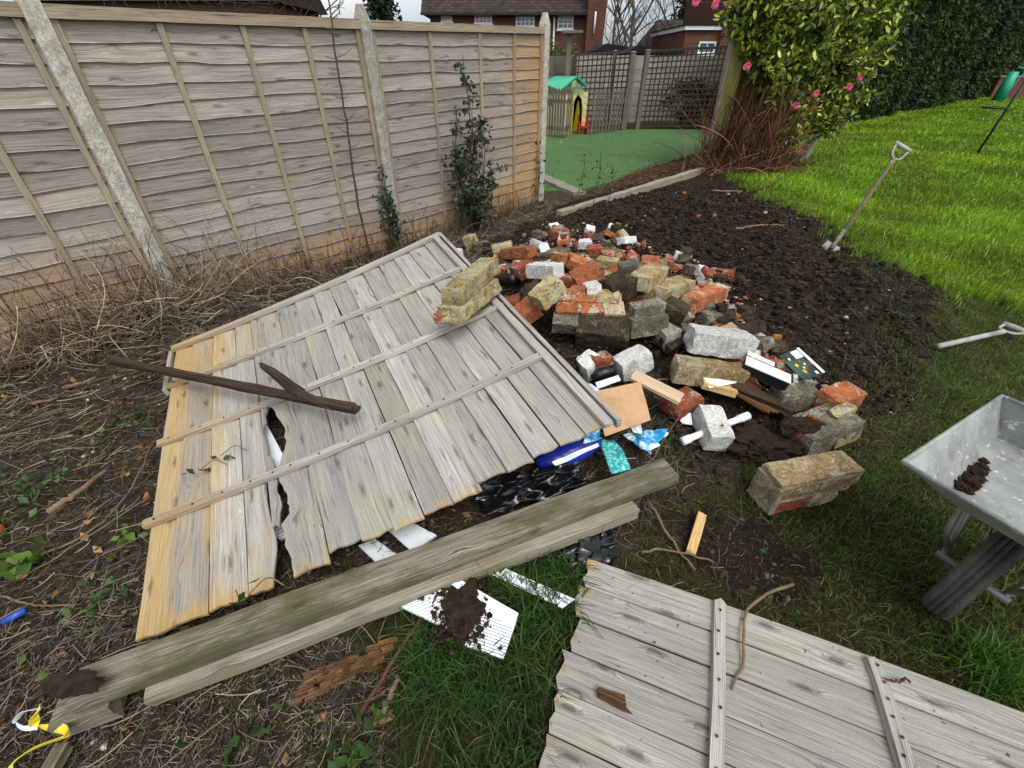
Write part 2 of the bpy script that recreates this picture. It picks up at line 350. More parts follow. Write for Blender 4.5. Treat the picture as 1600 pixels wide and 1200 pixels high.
# teal / blue printed film
for nm, ca, cb, sc_ in (('teal_film', S(30,150,150), S(130,214,204), 60), ('blue_print', S(40,140,190), S(226,240,244), 9), ('booklet_cover', S(30,40,34), S(60,74,60), 6)):
    k = NT(nm); co = k.coord('Object'); k.fin(k.ramp(k.noise(co, sc_, 3, .7, .3), [(.47, ca), (.56, cb)]), .4, .4)
# coloured-by-attribute materials
def attrmat(name, rough=.8, spec=.2, trans=0.0, bump=0):
    k = NT(name); c = k.attr('Col').outputs['Color']; k.fin(c, rough, spec)
    if trans:
        t = k.n('ShaderNodeBsdfTranslucent'); k.l(c, t.inputs[0]); m = k.n('ShaderNodeMixShader'); m.inputs[0].default_value = trans
        k.l(k.b.outputs[0], m.inputs[1]); k.l(t.outputs[0], m.inputs[2]); k.l(m.outputs[0], k.out.inputs[0])
    return k.m
attrmat('grass_blade', .6, .25, .35); attrmat('leaf', .42, .45, .2); attrmat('leaf_matt', .7, .2, .15); attrmat('straw', .85, .2); attrmat('crumb', .95, .1); attrmat('petal', .6, .2, .3)
# facing brickwork of the far houses
k = NT('house_brick'); co = k.coord('UV'); bt = k.n('ShaderNodeTexBrick'); k.l(co, bt.inputs['Vector'])
bt.inputs['Color1'].default_value = S(92,56,46); bt.inputs['Color2'].default_value = S(124,78,62); bt.inputs['Mortar'].default_value = S(136,116,102)
bt.inputs['Scale'].default_value = 1.0; bt.inputs['Brick Width'].default_value = .225; bt.inputs['Row Height'].default_value = .075; bt.inputs['Mortar Size'].default_value = .008
k.fin(k.mix(k.noise(co, .8, 4), bt.outputs['Color'], S(90,56,46)), .9, .1)
k = NT('house_tile'); co = k.coord('UV'); bt = k.n('ShaderNodeTexBrick'); k.l(co, bt.inputs['Vector'])
bt.inputs['Color1'].default_value = S(54,48,46); bt.inputs['Color2'].default_value = S(76,66,62); bt.inputs['Mortar'].default_value = S(30,27,26)
bt.inputs['Scale'].default_value = 1.0; bt.inputs['Brick Width'].default_value = .3; bt.inputs['Row Height'].default_value = .16; bt.inputs['Mortar Size'].default_value = .012
k.fin(bt.outputs['Color'], .9, .1)
k = NT('window_glass'); k.fin(S(92,112,128), .08, .6)
# ground
k = NT('ground'); za = k.attr('zone'); sc = k.n('ShaderNodeSeparateColor'); k.l(za.outputs['Color'], sc.inputs[0]); co = k.coord('Object')
nA = k.noise(co, 9, 6, .7); nB = k.noise(co, 55, 5, .75); nC = k.noise(co, 2.2, 4, .6); nD = k.noise(co, 180, 3, .7)
mixn = k.math('ADD', k.math('MULTIPLY', nB, .5), k.math('MULTIPLY', nD, .5))
deb = k.ramp(mixn, [(.33, S(30,24,20)), (.50, S(66,56,47)), (.68, S(118,105,90))])
soil = k.ramp(mixn, [(.32, S(22,17,14)), (.52, S(48,39,32)), (.72, S(86,72,60))])
grs = k.ramp(mixn, [(.32, S(32,32,17)), (.52, S(58,58,30)), (.7, S(94,86,56))])
lawn = k.ramp(mixn, [(.32, S(34,56,10)), (.6, S(66,98,18))])
c = k.mix(sc.outputs[0], deb, soil); c = k.mix(sc.outputs[1], c, grs); c = k.mix(sc.outputs[2], c, lawn)
c = k.mix(k.math('MULTIPLY', k.step(nA, .52, .68), .45), c, S(34,26,20))
k.bump(k.math('ADD', k.math('MULTIPLY', nB, .7), k.math('MULTIPLY', nD, .4)), .9, .03); k.fin(c, .97, .1)
k = NT('artificial_grass'); co = k.coord('Object'); n1 = k.noise(co, 240, 2, .8); n2 = k.noise(co, 1.6, 4, .6); n3 = k.noise(co, 9, 5, .7)
c = k.ramp(n1, [(.3, S(46,80,40)), (.7, S(108,142,90))]); c = k.mix(k.step(n2, .45, .7), c, k.mix(1.0, c, (.82, .84, .8, 1), 'MULTIPLY')); c = k.mix(k.math('MULTIPLY', k.step(n3, .6, .72), .4), c, S(86,96,58))
k.bump(n1, .8, .02); k.fin(c, .9, .15)
M = MATS

# ------------------------------------------------------------------ shape helpers
def frame_from(a, b, up=(0, 0, 1), roll=0.0):
    a = np.asarray(a, float); b = np.asarray(b, float); d = b-a; L = np.linalg.norm(d); d = d/L
    up = np.asarray(up, float); s = np.cross(up, d); s /= np.linalg.norm(s); n = np.cross(d, s)
    if roll: s, n = s*math.cos(roll)+n*math.sin(roll), n*math.cos(roll)-s*math.sin(roll)
    return d, s, n, L
def box_grid(nu, nv, nw):
    """closed box surface as grid; returns unit coords (-.5..+.5) and quads"""
    idx = {}; V = []; Fc = []
    def vid(i, j, l):
        kk = (i, j, l)
        if kk not in idx: idx[kk] = len(V); V.append((i/nu-.5, j/nv-.5, l/nw-.5))
        return idx[kk]
    for l in (0, nw):
        for i in range(nu):
            for j in range(nv):
                q = [vid(i, j, l), vid(i+1, j, l), vid(i+1, j+1, l), vid(i, j+1, l)]; Fc.append(q if l else q[::-1])
    for j in (0, nv):
        for i in range(nu):
            for l in range(nw):
                q = [vid(i, j, l), vid(i+1, j, l), vid(i+1, j, l+1), vid(i, j, l+1)]; Fc.append(q if j == 0 else q[::-1])
    for i in (0, nu):
        for j in range(nv):
            for l in range(nw):
                q = [vid(i, j, l), vid(i, j+1, l), vid(i, j+1, l+1), vid(i, j, l+1)]; Fc.append(q if i else q[::-1])
    return np.array(V), Fc
_BG = {}
def bg(*a):
    if a not in _BG: _BG[a] = box_grid(*a)
    return _BG[a]
def bar(name, a, b, w, h, mat, parent=None, roll=0, rough=0.0, nu=None, up=(0, 0, 1), seed=0, stain=None, bow=0.0, taper=(1, 1), top=True, round_=0.0):
    """a timber from a to b (centre line of its TOP face when top), width w, depth h"""
    d, s, n, L = frame_from(a, b, up, roll); nu = nu or max(2, int(L/.07)); q, Fc = bg(nu, 2, 2)
    q = q.copy(); t = q[:, 0]+.5; rr = random.Random(seed+11); o = rr.uniform(0, 99)
    k = taper[0]+(taper[1]-taper[0])*t
    if round_:
        e = (np.abs(q[:, 1]) > .49) & (np.abs(q[:, 2]) > .49); q[e, 1] *= 1-round_; q[e, 2] *= 1-round_
    j1 = vnoise(t*L*9+o, q[:, 1]*3+q[:, 2]*5, 3)*rough; j2 = vnoise(t*L*9+o+50, q[:, 1]*3-q[:, 2]*5, 4)*rough
    j0 = np.where((t < .01) | (t > .99), vnoise(q[:, 1]*5+o, q[:, 2]*5+o, 6)*rough*3, 0)
    P = np.asarray(a)[None]+np.outer(t*L+j0, d)+np.outer(q[:, 1]*w*k+j1, s)+np.outer(q[:, 2]*h*k-(h/2 if top else 0)+j2+bow*np.sin(math.pi*t), n)
    uv = np.stack([t*L, q[:, 1]*w+q[:, 2]*h*1.0], 1)
    return raw(name, P, Fc, mat, parent, uv=uv, attr={'stain': np.zeros(len(P)) if stain is None else stain(t)}, base=None)
def tube_geo(pts, rad, ns=6, close=True):
    pts = np.asarray(pts, float); n = len(pts); rad = np.broadcast_to(np.asarray(rad, float), (n,))
    V = []; Fc = []; T = np.gradient(pts, axis=0); T /= np.linalg.norm(T, axis=1)[:, None]+1e-9
    r0 = np.array([0, 0, 1.0]) if abs(T[0][2]) < .9 else np.array([1.0, 0, 0]); prev = np.cross(T[0], r0); prev /= np.linalg.norm(prev)
    for i in range(n):
        s = prev-T[i]*np.dot(prev, T[i]); s /= np.linalg.norm(s)+1e-9; b = np.cross(T[i], s); prev = s
        for q in range(ns):
            a = 2*math.pi*q/ns; V.append(pts[i]+rad[i]*(math.cos(a)*s+math.sin(a)*b))
    for i in range(n-1):
        for q in range(ns): Fc.append((i*ns+q, i*ns+(q+1) % ns, (i+1)*ns+(q+1) % ns, (i+1)*ns+q))
    if close: Fc.append(tuple(range(ns))[::-1]); Fc.append(tuple((n-1)*ns+q for q in range(ns)))
    return V, Fc
def tubes(name, plist, mat, parent=None, ns=6, smooth=True, kind=None, base=None):
    V = []; Fc = []
    for pts, rad in plist:
        v, f = tube_geo(pts, rad, ns); o = len(V); V += v; Fc += [tuple(i+o for i in g) for g in f]
    ob = raw(name, V, Fc, mat, parent, smooth=smooth, base=base)
    if kind: ob['kind'] = kind
    return ob
def curve_pts(ctrl, n=14, jit=0.0, seed=0):
    c = [Vector(p) for p in ctrl]; c = [c[0]*2-c[1]]+c+[c[-1]*2-c[-2]]; out = []; rr = random.Random(seed); m = len(c)-3
    for i in range(n):
        u = i/(n-1)*m; j = min(int(u), m-1); t = u-j; p0, p1, p2, p3 = c[j:j+4]
        p = .5*((2*p1)+(-p0+p2)*t+(2*p0-5*p1+4*p2-p3)*t*t+(-p0+3*p1-3*p2+p3)*t**3)
        if jit: p = p+Vector((rr.gauss(0, jit), rr.gauss(0, jit), rr.gauss(0, jit)))
        out.append(np.array(p))
    return np.array(out)
def boxv(x0, x1, y0, y1, z0, z1):
    V = [(x0,y0,z0),(x1,y0,z0),(x1,y1,z0),(x0,y1,z0),(x0,y0,z1),(x1,y0,z1),(x1,y1,z1),(x0,y1,z1)]
    return V, [(3,2,1,0),(4,5,6,7),(0,1,5,4),(1,2,6,5),(2,3,7,6),(3,0,4,7)]
def box(name, x0, x1, y0, y1, z0, z1, mat, parent=None, uvs=True):
    V, Fc = boxv(x0, x1, y0, y1, z0, z1); o = raw(name, V, Fc, mat, parent)
    if uvs: boxuv(o)
    return o
def boxuv(o):
    me = o.data; l = me.uv_layers.get('UVMap') or me.uv_layers.new(name='UVMap'); off = rootloc(o)
    for p in me.polygons:
        n = p.normal; ax = max(range(3), key=lambda i: abs(n[i]))
        for li in p.loop_indices:
            c = me.vertices[me.loops[li].vertex_index].co+off
            l.data[li].uv = (c[1] if ax == 0 else c[0], c[1] if ax == 2 else c[2])
def grain_board(name, Sf, n_len, edgeL, edgeR, thick, mat, parent, lap=0.0, stain=None, n_w=3, seed=0, ulen=1.8, uwid=.13, endj=0.0, t0=0.0, t1=1.0, cup=0.0, wedge=0.0, edge=False):
    """board on a surface: Sf(t,s)->(pos,normal); runs along t between edges s=edgeL(t)..edgeR(t)"""
    rr = random.Random(seed); V = []; uv = []; st = []; ed = []
    ws = list(np.linspace(0, 1, n_w+1))
    if edge: ws = list(np.linspace(0, .95, n_w))+[1.0]
    e0 = [rr.uniform(-endj, endj) for _ in range(n_w+1)]; e1 = [rr.uniform(-endj, endj) for _ in range(n_w+1)]
    for side in (0, 1):
        for i in range(n_len+1):
            t = t0+(t1-t0)*i/n_len; a, b = edgeL(t), edgeR(t)
            for j in range(n_w+1):
                w = ws[j]; tt = t+(e0[j] if i == 0 else (e1[j] if i == n_len else 0)); s = a+(b-a)*w
                p, nn = Sf(tt, s); off = lap*w+cup*4*w*(1-w)-(thick*(1+wedge*(w-.5)) if side else 0)
                V.append(p+nn*off); uv.append((tt*ulen, w*uwid+(.01 if side else 0))); st.append(stain(tt, s) if stain else 0.0); ed.append(1.0 if (edge and j == n_w) else 0.0)
    m = (n_len+1)*(n_w+1); Fc = []
    def vi(sd, i, j): return sd*m+i*(n_w+1)+j
    for i in range(n_len):
        for j in range(n_w):
            Fc.append((vi(0,i,j), vi(0,i+1,j), vi(0,i+1,j+1), vi(0,i,j+1))); Fc.append((vi(1,i,j), vi(1,i,j+1), vi(1,i+1,j+1), vi(1,i+1,j)))
        Fc.append((vi(0,i,0), vi(1,i,0), vi(1,i+1,0), vi(0,i+1,0))); Fc.append((vi(0,i,n_w), vi(0,i+1,n_w), vi(1,i+1,n_w), vi(1,i,n_w)))
    for j in range(n_w):
        Fc.append((vi(0,0,j), vi(0,0,j+1), vi(1,0,j+1), vi(1,0,j))); Fc.append((vi(0,n_len,j), vi(1,n_len,j), vi(1,n_len,j+1), vi(0,n_len,j+1)))
    return raw(name, np.array(V), Fc, mat, parent, uv=uv, attr={'stain': st, 'edge': ed})

# ================================================================== the setting
def axis(lo, hi, step, far, g=1.22):
    a = list(np.arange(lo, hi+1e-6, step)); s = step
    left = []; x = lo
    while x > -far: s *= g; x -= s; left.append(x)
    s = step; x = hi; right = []
    while x < far: s *= g; x += s; right.append(x)
    return np.array(left[::-1]+a+right)
gx = axis(-3.0, 3.6, .022, 700); gy = axis(0.1, 6.2, .024, 900)
XX, YY = np.meshgrid(gx, gy); HH = H(XX, YY)
zm = zonemask(XX, YY)
# the lawn sits a little higher than the dug bed; the play area is level
HH = HH + np.where(zm[0], .03, 0.0)
HH = np.where(zm[4], -.03, HH)
nx, ny = len(gx), len(gy); ii = np.arange(nx*ny).reshape(ny, nx)
quads = np.stack([ii[:-1,:-1], ii[:-1,1:], ii[1:,1:], ii[1:,:-1]], -1).reshape(-1, 4)
zc = np.zeros((nx*ny, 3), np.float32)
farm = (np.hypot(XX, YY-2) > 7).ravel()
zc[:, 0] = (zm[3] & ~zm[0]).ravel() | (zm[5]).ravel(); zc[:, 1] = ((zm[1] | zm[2]) & ~zm[3] & ~zm[5]).ravel() | farm; zc[:, 2] = zm[0].ravel()
gm = fast('ground', np.stack([XX.ravel(), YY.ravel(), HH.ravel()], 1), quads, M['ground'], smooth=True)
at = gm.data.color_attributes.new('zone', 'FLOAT_COLOR', 'POINT'); cc = np.ones((nx*ny, 4), np.float32); cc[:, :3] = zc; at.data.foreach_set('color', cc.ravel())
tag(gm, kind='structure')
# artificial turf sheet of the play area
pts = GP([(830,300),(905,298),(935,290),(962,284),(1030,258),(1100,236)]) + [(6.2,13.6),(5.5,14.9),(0.2,14.9),(-.5,9)]
V = [(x, y, .012) for x, y in pts]+[(x, y, -.04) for x, y in pts]; n = len(pts)
o = raw('artificial_turf', V, [tuple(range(n))]+[(i, i+n, (i+1) % n+n, (i+1) % n) for i in range(n)], M['artificial_grass'], base=(3, 10, 0)); tag(o, kind='structure')

# ================================================================== close-boarded fence and its concrete posts
PL, PM, PR = np.array([-2.58, 3.07, 0]), np.array([-1.22, 4.58, 0]), np.array([.37, 6.5, 0]); P0 = PL-(PM-PL)*1.02
fdir = (PR-PL)/np.linalg.norm(PR-PL); fnor = np.array([fdir[1], -fdir[0], 0])    # towards the garden
def fence_panel(a, b, za, zb, label, battens, seed, stainf, nb=17, vis=(0, 1)):
    t = thing('fence_panel', label, 'fence panel', (a+b)/2, 'lapped fence panels between concrete posts')
    L = np.linalg.norm(b-a); d = (b-a)/L; nrm = np.array([d[1], -d[0], 0])
    def Sf(u, s):      # u along the panel, s height fraction
        z = .03+s*(za+(zb-za)*u-.05)
        return a+d*(u*L)+np.array([0, 0, z]), nrm
    for i in range(nb):
        s0 = i/nb-.012; s1 = (i+1)/nb+.004; o = seed*31+i*7.3
        def eL(u, s1=s1): return s1+.008
        def eR(u, s0=s0, o=o): return s0+.016*float(fbm(np.array([u*3.2+o]), np.array([o]), 2, 3)[0])
        grain_board('board', Sf, 26, eL, eR, .010, M['wood_fence'], t, lap=.024, stain=stainf, seed=seed+i, ulen=L, uwid=.13, n_w=3, cup=.003, t0=0, t1=1, wedge=1.2, edge=True)
    top = lambda u: a+d*(u*L)+np.array([0, 0, za+(zb-za)*u])
    bar('top_rail', top(.0)+nrm*.028, top(1.0)+nrm*.028, .045, .045, M['wood_fence_rail'], t, rough=.003, seed=seed, stain=lambda q: np.full(len(q), .25))
    c = bar('capping_strip', top(.0)+nrm*.012+np.array([0,0,.016]), top(1.0)+nrm*.012+np.array([0,0,.016]), .065, .015, M['wood_fence_rail'], t, rough=.003, seed=seed+1)
    for u in battens:
        p = a+d*(u*L)+nrm*.036; zt = za+(zb-za)*u-.05
        stv = stainf(u, .5)
        bar('batten', p+np.array([0,0,zt]), p+np.array([0,0,.02]), .034, .024, M['wood_fence_rail'], t, up=nrm, rough=.004, seed=seed+int(u*100), stain=lambda q, stv=stv: np.clip(stv*.8+.55*(q > .82), 0, 1))
    return t
def stain_mid(u, s): return max(0, 1.0-s*3.6)
def stain_left(u, s): return max(0, 1.15-s*2.6)
def stain_right(u, s): return min(1, max(0, (u-.48)*1.7)+max(0, .8-s*3.0))
g = .062/np.linalg.norm(PM-PL); gd = fdir*.045
fence_panel(P0+gd, PL-gd, 1.80, 1.80, 'grey lapped fence panel cut off by the left edge, left of the leaning-looking concrete post', [.02, .32, .60, .80, .98], 3, stain_left)
fence_panel(PL+gd, PM-gd, 1.80, 1.83, 'wide grey lapped fence panel between the left and middle concrete posts', [.012, .27, .525, .755, .985], 5, stain_mid)
fence_panel(PM+gd, PR-gd, 1.83, 1.885, 'lapped fence panel turning orange brown at its right end, behind the dark green shrub', [.012, .27, .55, .78, .985], 9, stain_right)
def concrete_post(p, h, label, w=.105, seed=0):
    q, Fc = bg(2, 2, 24); q = q.copy()
    e = (np.abs(q[:, 0]) > .49) & (np.abs(q[:, 1]) > .49); q[e, :2] *= .90
    s = np.where(q[:, 2] > .499, .45, 1.0)
    n1 = vnoise(q[:, 2]*40+seed, q[:, 0]*4+q[:, 1]*7, 5)*.006
    x = q[:, 0]*w*s+n1; y = q[:, 1]*w*s+n1; z = (q[:, 2]+.5)*(h+.25)-.25
    z = np.where(q[:, 2] > .499, z+.012, z)
    ang = math.atan2(fdir[1], fdir[0]); X = p[0]+x*math.cos(ang)-y*math.sin(ang); Y = p[1]+x*math.sin(ang)+y*math.cos(ang)
    o = raw('concrete_post', np.stack([X, Y, z+p[2]], 1), Fc, M['concrete_post'], base=(p[0], p[1], 0)); tag(o, label, 'fence post', 'concrete fence posts')
concrete_post(PL+fnor*.01, 1.93, 'pale concrete fence post nearest the left edge, cut off by the top of the picture', seed=1)
concrete_post(PM+fnor*.01, 1.93, 'concrete fence post with ivy on its foot, between the two grey fence panels', seed=5)
concrete_post(PR+fnor*.01, 2.02, 'pale concrete fence post at the right end of the fence by the green play turf', seed=9)

# ================================================================== beyond the fence: houses, sheds, trees
def wall_uv(o): boxuv(o)
def window(parent, p0, p1, Y, cols, rows, mat='white_paint'):
    x0, z1 = A(p0[0], p0[1], Y)[[0, 2]]; x1, z0 = A(p1[0], p1[1], Y)[[0, 2]]
    fr = .07; V = []; Fc = []
    def add(*b):
        v, f = boxv(*b); o = len(V); V.extend(v); Fc.extend([tuple(i+o for i in g_) for g_ in f])
    add(x0, x1, Y-.09, Y+.02, z0, z0+fr); add(x0, x1, Y-.09, Y+.02, z1-fr, z1); add(x0, x0+fr, Y-.085, Y+.02, z0, z1); add(x1-fr, x1, Y-.085, Y+.02, z0, z1)
    w = raw('window', V, Fc, M[mat], parent)
    for c in range(cols):
        for r in range(rows):
            a0 = x0+fr+(x1-x0-2*fr)*c/cols; a1 = x0+fr+(x1-x0-2*fr)*(c+1)/cols; b0 = z0+fr+(z1-z0-2*fr)*r/rows; b1 = z0+fr+(z1-z0-2*fr)*(r+1)/rows
            box('pane', a0+.02, a1-.02, Y-.045, Y-.03, b0+.02, b1-.02, M['window_glass'], w, False)
    V2 = []; F2 = []
    for c in range(1, cols):
        a = x0+fr+(x1-x0-2*fr)*c/cols; v, f = boxv(a-.022, a+.022, Y-.075, Y, z0+fr, z1-fr); o = len(V2); V2 += v; F2 += [tuple(i+o for i in g_) for g_ in f]
    for r in range(1, rows):
        a = z0+fr+(z1-z0-2*fr)*r/rows; v, f = boxv(x0+fr, x1-fr, Y-.072, Y, a-.022, a+.022); o = len(V2); V2 += v; F2 += [tuple(i+o for i in g_) for g_ in f]
    if V2: raw('glazing_bar', V2, F2, M[mat], w)
    box('sill', x0-.06, x1+.06, Y-.16, Y-.01, z0-.07, z0, M[mat], w, False)
Y1 = 30.0
hx0 = A(672,30,Y1)[0]; hx1 = A(916,30,Y1)[0]; ze = A(800,21,Y1)[2]
h1 = thing('brick_house', 'red brick house with dark tiled roof and white windows rising behind the fence', 'house', ((hx0+hx1)/2, Y1, -1.5))
box('wall', hx0, hx1, Y1, Y1+8, -1.5, ze, M['house_brick'], h1)
def prism(name, pts, y0, y1, mat, parent):
    n = len(pts); V = [(p[0], y0, p[1]) for p in pts]+[(p[0], y1, p[1]) for p in pts]
    Fc = [tuple(range(n)), tuple(range(2*n-1, n-1, -1))]+[(i, i+n, (i+1) % n+n, (i+1) % n) for i in range(n)]
    o = raw(name, V, Fc, mat, parent); boxuv(o); return o
# roof: slope going back
V = [(hx0-.4, Y1-.45, ze-.05), (hx1+.3, Y1-.45, ze-.05), (hx1+.3, Y1+4, ze+3.6), (hx0-.4, Y1+4, ze+3.6), (hx1+.3, Y1+8.4, ze-.05), (hx0-.4, Y1+8.4, ze-.05)]
rf = raw('roof', V, [(0,1,2,3), (3,2,4,5), (0,3,5), (1,4,2), (0,5,4,1)], M['house_tile'], h1, uv=[(v[0], v[1]*1.1) for v in V])
g0, g1 = A(790,6,Y1+1)[0], A(888,6,Y1+1)[0]
box('chimney', g0, g1, Y1+1.0, Y1+2.2, ze, ze+2.6, M['house_brick'], rf)
box('gutter', hx0-.4, hx1+.3, Y1-.55, Y1-.43, ze-.1, ze, M['dark_metal'], h1, False)
for p0, p1, c, r in [((689,25),(707,34),3,2), ((741,23),(769,37),4,3), ((806,20),(835,42),4,3), ((872,16),(895,46),3,4)]: window(h1, p0, p1, Y1, c, r)
px = A(866,30,Y1)[0]; tubes('drainpipe', [([(px, Y1-.12, -1.4), (px, Y1-.12, ze-.1)], .05)], M['white_paint'], h1)
gx0, gx1 = A(917,40,Y1-.6)[0], A(941,40,Y1-.6)[0]
prism('chimney_breast', [(gx0, -1.5), (gx1, -1.5), (gx1+.1, 2.5), (gx1+.25, ze+3), (gx0, ze+3)], Y1-.6, Y1+2, M['house_brick'], h1)
px = A(930,30,Y1-.7)[0]; tubes('flue_pipe', [([(px, Y1-.7, A(930,53,Y1-.7)[2]), (px, Y1-.7, A(930,18,Y1-.7)[2])], .05)], M['white_paint'], h1)
# house on the far left behind the fence
Y2 = 26.0; a0, a1 = A(60,10,Y2)[0], A(425,10,Y2)[0]
h2 = thing('brick_house', 'dark brick building showing only as a strip above the left fence panel', 'house', ((a0+a1)/2, Y2, -1))
box('wall', a0, a1, Y2, Y2+6, -1, 3.9, M['house_brick'], h2)
V = [(a0-.4, Y2-.4, 3.85), (a1+.4, Y2-.4, 3.85), (a1+.4, Y2+3, 6.3), (a0-.4, Y2+3, 6.3), (a1+.4, Y2+6.4, 3.85), (a0-.4, Y2+6.4, 3.85)]
raw('roof', V, [(0,1,2,3), (3,2,4,5), (0,3,5), (1,4,2), (0,5,4,1)], M['house_tile'], h2, uv=[(v[0], v[1]) for v in V])
# low brick extension on the right with white fascia
Y3 = 26.0; b0, b1 = A(1070,60,Y3)[0], A(1165,60,Y3)[0]; zf = A(1100,47,Y3)[2]
h3 = thing('brick_extension', 'flat roofed brick extension with white fascia board behind the trellis', 'building', ((b0+b1)/2, Y3, -1))
box('wall', b0, b1, Y3, Y3+6, -1, zf, M['house_brick'], h3)
box('fascia', b0-.1, A(1136,50,Y3)[0], Y3-.12, Y3+6.1, zf+.003, A(1100,40,Y3)[2], M['white_paint'], h3, False)
box('flat_roof', b0-.15, b1, Y3-.16, Y3+6.2, A(1100,40,Y3)[2]+.004, A(1100,38,Y3)[2], M['roof_felt'], h3, False)
window(h3, (1092,65), (1115,84), Y3, 2, 1)
box('tall_wall', A(1134,40,Y3-.5)[0], b1+.6, Y3-.3, Y3+6, -1, zf+2.6, M['house_brick'], h3)
# dark roofed house between
Y4 = 34.0; c0, c1, c2 = A(1022,60,Y4), A(1046,38,Y4), A(1078,38,Y4)
h4 = thing('tiled_house', 'dark roofed house half hidden by bare trees left of the white fascia', 'house', (c1[0], Y4, -1))
box('wall', c0[0]+.3, c2[0]+2, Y4, Y4+5, -1, c0[2]-.3, M['house_brick'], h4)
V = [(c0[0], Y4-.4, c0[2]-.5), (c2[0]+2.4, Y4-.4, c0[2]-.5), (c2[0]+2.4, Y4+3, c1[2]+.4), (c1[0], Y4+3, c1[2]+.4), (c2[0]+2.4, Y4+6, c0[2]-.5), (c0[0], Y4+6, c0[2]-.5)]
raw('roof', V, [(0,1,2,3), (3,2,4,5), (0,3,5), (1,4,2), (0,5,4,1)], M['house_tile'], h4, uv=[(v[0], v[1]) for v in V])
# low sheds with black felt roofs
for (xa, xb, yt, yb, Y, lab) in [(928, 985, 69, 88, 21.5, 'low shed with black felt roof just above the left part of the trellis'), (975, 1072, 72, 92, 20.0, 'long low shed with black felt roof above the right part of the trellis')]:
    p, q = A(xa, yt, Y), A(xb, yt, Y); zb = A(xa, yb, Y)[2]
    s = thing('shed', lab, 'shed', ((p[0]+q[0])/2, Y, 0))
    box('wall', p[0]+.2, q[0]-.2, Y+.2, Y+2.4, -.5, p[2]-.22, M['wood_far'], s)
    prism('roof', [(p[0], p[2]-.22), (q[0], p[2]-.22), (q[0]-.1, p[2]-.08), (p[0]+.5, p[2]+.02)], Y-.1, Y+2.8, M['roof_felt'], s)

# ---- trees
def limb_tree(name, label, base, height, spread, seed, mat, group=None, levels=4, r0=.14, upness=.6, first=.3, density=3):
    rr = random.Random(seed); t = thing(name, label, 'tree', base, group); L1 = []; L2 = []
    def grow(p, d, ln, r, lv):
        n = 6; pts = [np.array(p)]; dd = Vector(d)
        for i in range(n):
            dd = (dd+Vector((rr.gauss(0, .10), rr.gauss(0, .10), rr.gauss(0.03, .06)))).normalized(); pts.append(pts[-1]+np.array(dd)*ln/n)
        rad = np.linspace(r, r*.45, n+1); (L1 if lv == 0 else L2).append((pts, rad))
        if lv >= levels: return
        k = density+ (2 if lv == 0 else 0)
        for j in range(k):
            u = first+(1-first)*(j+rr.random())/k; i = min(int(u*n), n-1); q = pts[i]+(pts[i+1]-pts[i])*(u*n-i)
            az = rr.uniform(0, 6.283); sp = spread*rr.uniform(.7, 1.2)
            nd = (dd*upness+Vector((math.cos(az)*sp, math.sin(az)*sp, rr.uniform(.05, .5)))).normalized()
            grow(q, nd, ln*rr.uniform(.45, .66), max(r*(.62-.2*u), .006), lv+1)
    grow(base, (rr.gauss(0, .05), rr.gauss(0, .05), 1), height*.62, r0, 0)
    tubes('trunk', L1, mat, t, 6); tubes('crown', L2, mat, t, 3, False)
    return t
limb_tree('bare_tree', 'bare winter tree with pale trunk above the middle of the trellis', (A(990,72,27)[0], 27, -1.0), 9.0, .75, 4, M['branch_far'], 'bare winter trees behind the trellis', 4, .13, .7, .3, 4)
limb_tree('bare_tree', 'bare tangled winter tree between the brick house and the pale-trunked tree', (A(958,72,31)[0], 31, -1.0), 8.5, .8, 9, M['branch_far'], 'bare winter trees behind the trellis', 4, .11, .55, .2, 4)
limb_tree('bare_tree', 'bare winter tree right of the pale-trunked tree, in front of the dark roof', (A(1040,60,32)[0], 32, -1.0), 8.0, .8, 14, M['branch_far'], 'bare winter trees behind the trellis', 4, .11, .55, .2, 4)
def leaves_at(C, size, seed, colA, colB, stretch=1.6, up=0.2, droop=0.0):
    """two-triangle folded leaves at points C"""
    rg = np.random.default_rng(seed); n = len(C); d = rg.normal(size=(n, 3)); d[:, 2] += up-droop; d /= np.linalg.norm(d, axis=1)[:, None]
    s = np.cross(d, rg.normal(size=(n, 3))); s /= np.linalg.norm(s, axis=1)[:, None]; nn = np.cross(d, s)
    sz = size*rg.uniform(.6, 1.3, (n, 1)); V = np.empty((n, 4, 3))
    V[:, 0] = C; V[:, 1] = C+d*sz*stretch*.5+s*sz*.45+nn*sz*.12; V[:, 2] = C+d*sz*stretch; V[:, 3] = C+d*sz*stretch*.5-s*sz*.45+nn*sz*.12
    b = np.arange(n)[:, None]*4; T = np.concatenate([b+np.array([0, 1, 2]), b+np.array([0, 2, 3])], 0)
    f = rg.random((n, 1)); c = np.asarray(colA)[None, :3]*(1-f)+np.asarray(colB)[None, :3]*f; c = c*rg.uniform(.7, 1.3, (n, 1))
    return V.reshape(-1, 3), T, np.repeat(c, 4, 0)
def conifer(label, base, h, r, seed, colA, colB):
    rg = np.random.default_rng(seed); t = thing('conifer_tree', label, 'tree', base, 'dark conifers on the skyline'); base = np.asarray(base, float)
    tubes('trunk', [([base, base+[0, 0, h*.95]], [.18, .03])], M['branch_far'], t, 5)
    n = 5200; u = rg.random(n)**.8; az = rg.random(n)*6.283; R = r*(1-u)**.75*(.62+.38*np.sin(az*5+u*30))*np.sqrt(rg.random(n))*1.1+.05
    C = np.stack([base[0]+R*np.cos(az), base[1]+R*np.sin(az), base[2]+.6+u*(h-.6)-R*.15], 1)
    V, T, c = leaves_at(C, .17, seed, colA, colB, 1.8, 0, .2); fast('crown', V, T, M['leaf_matt'], c, parent=t)
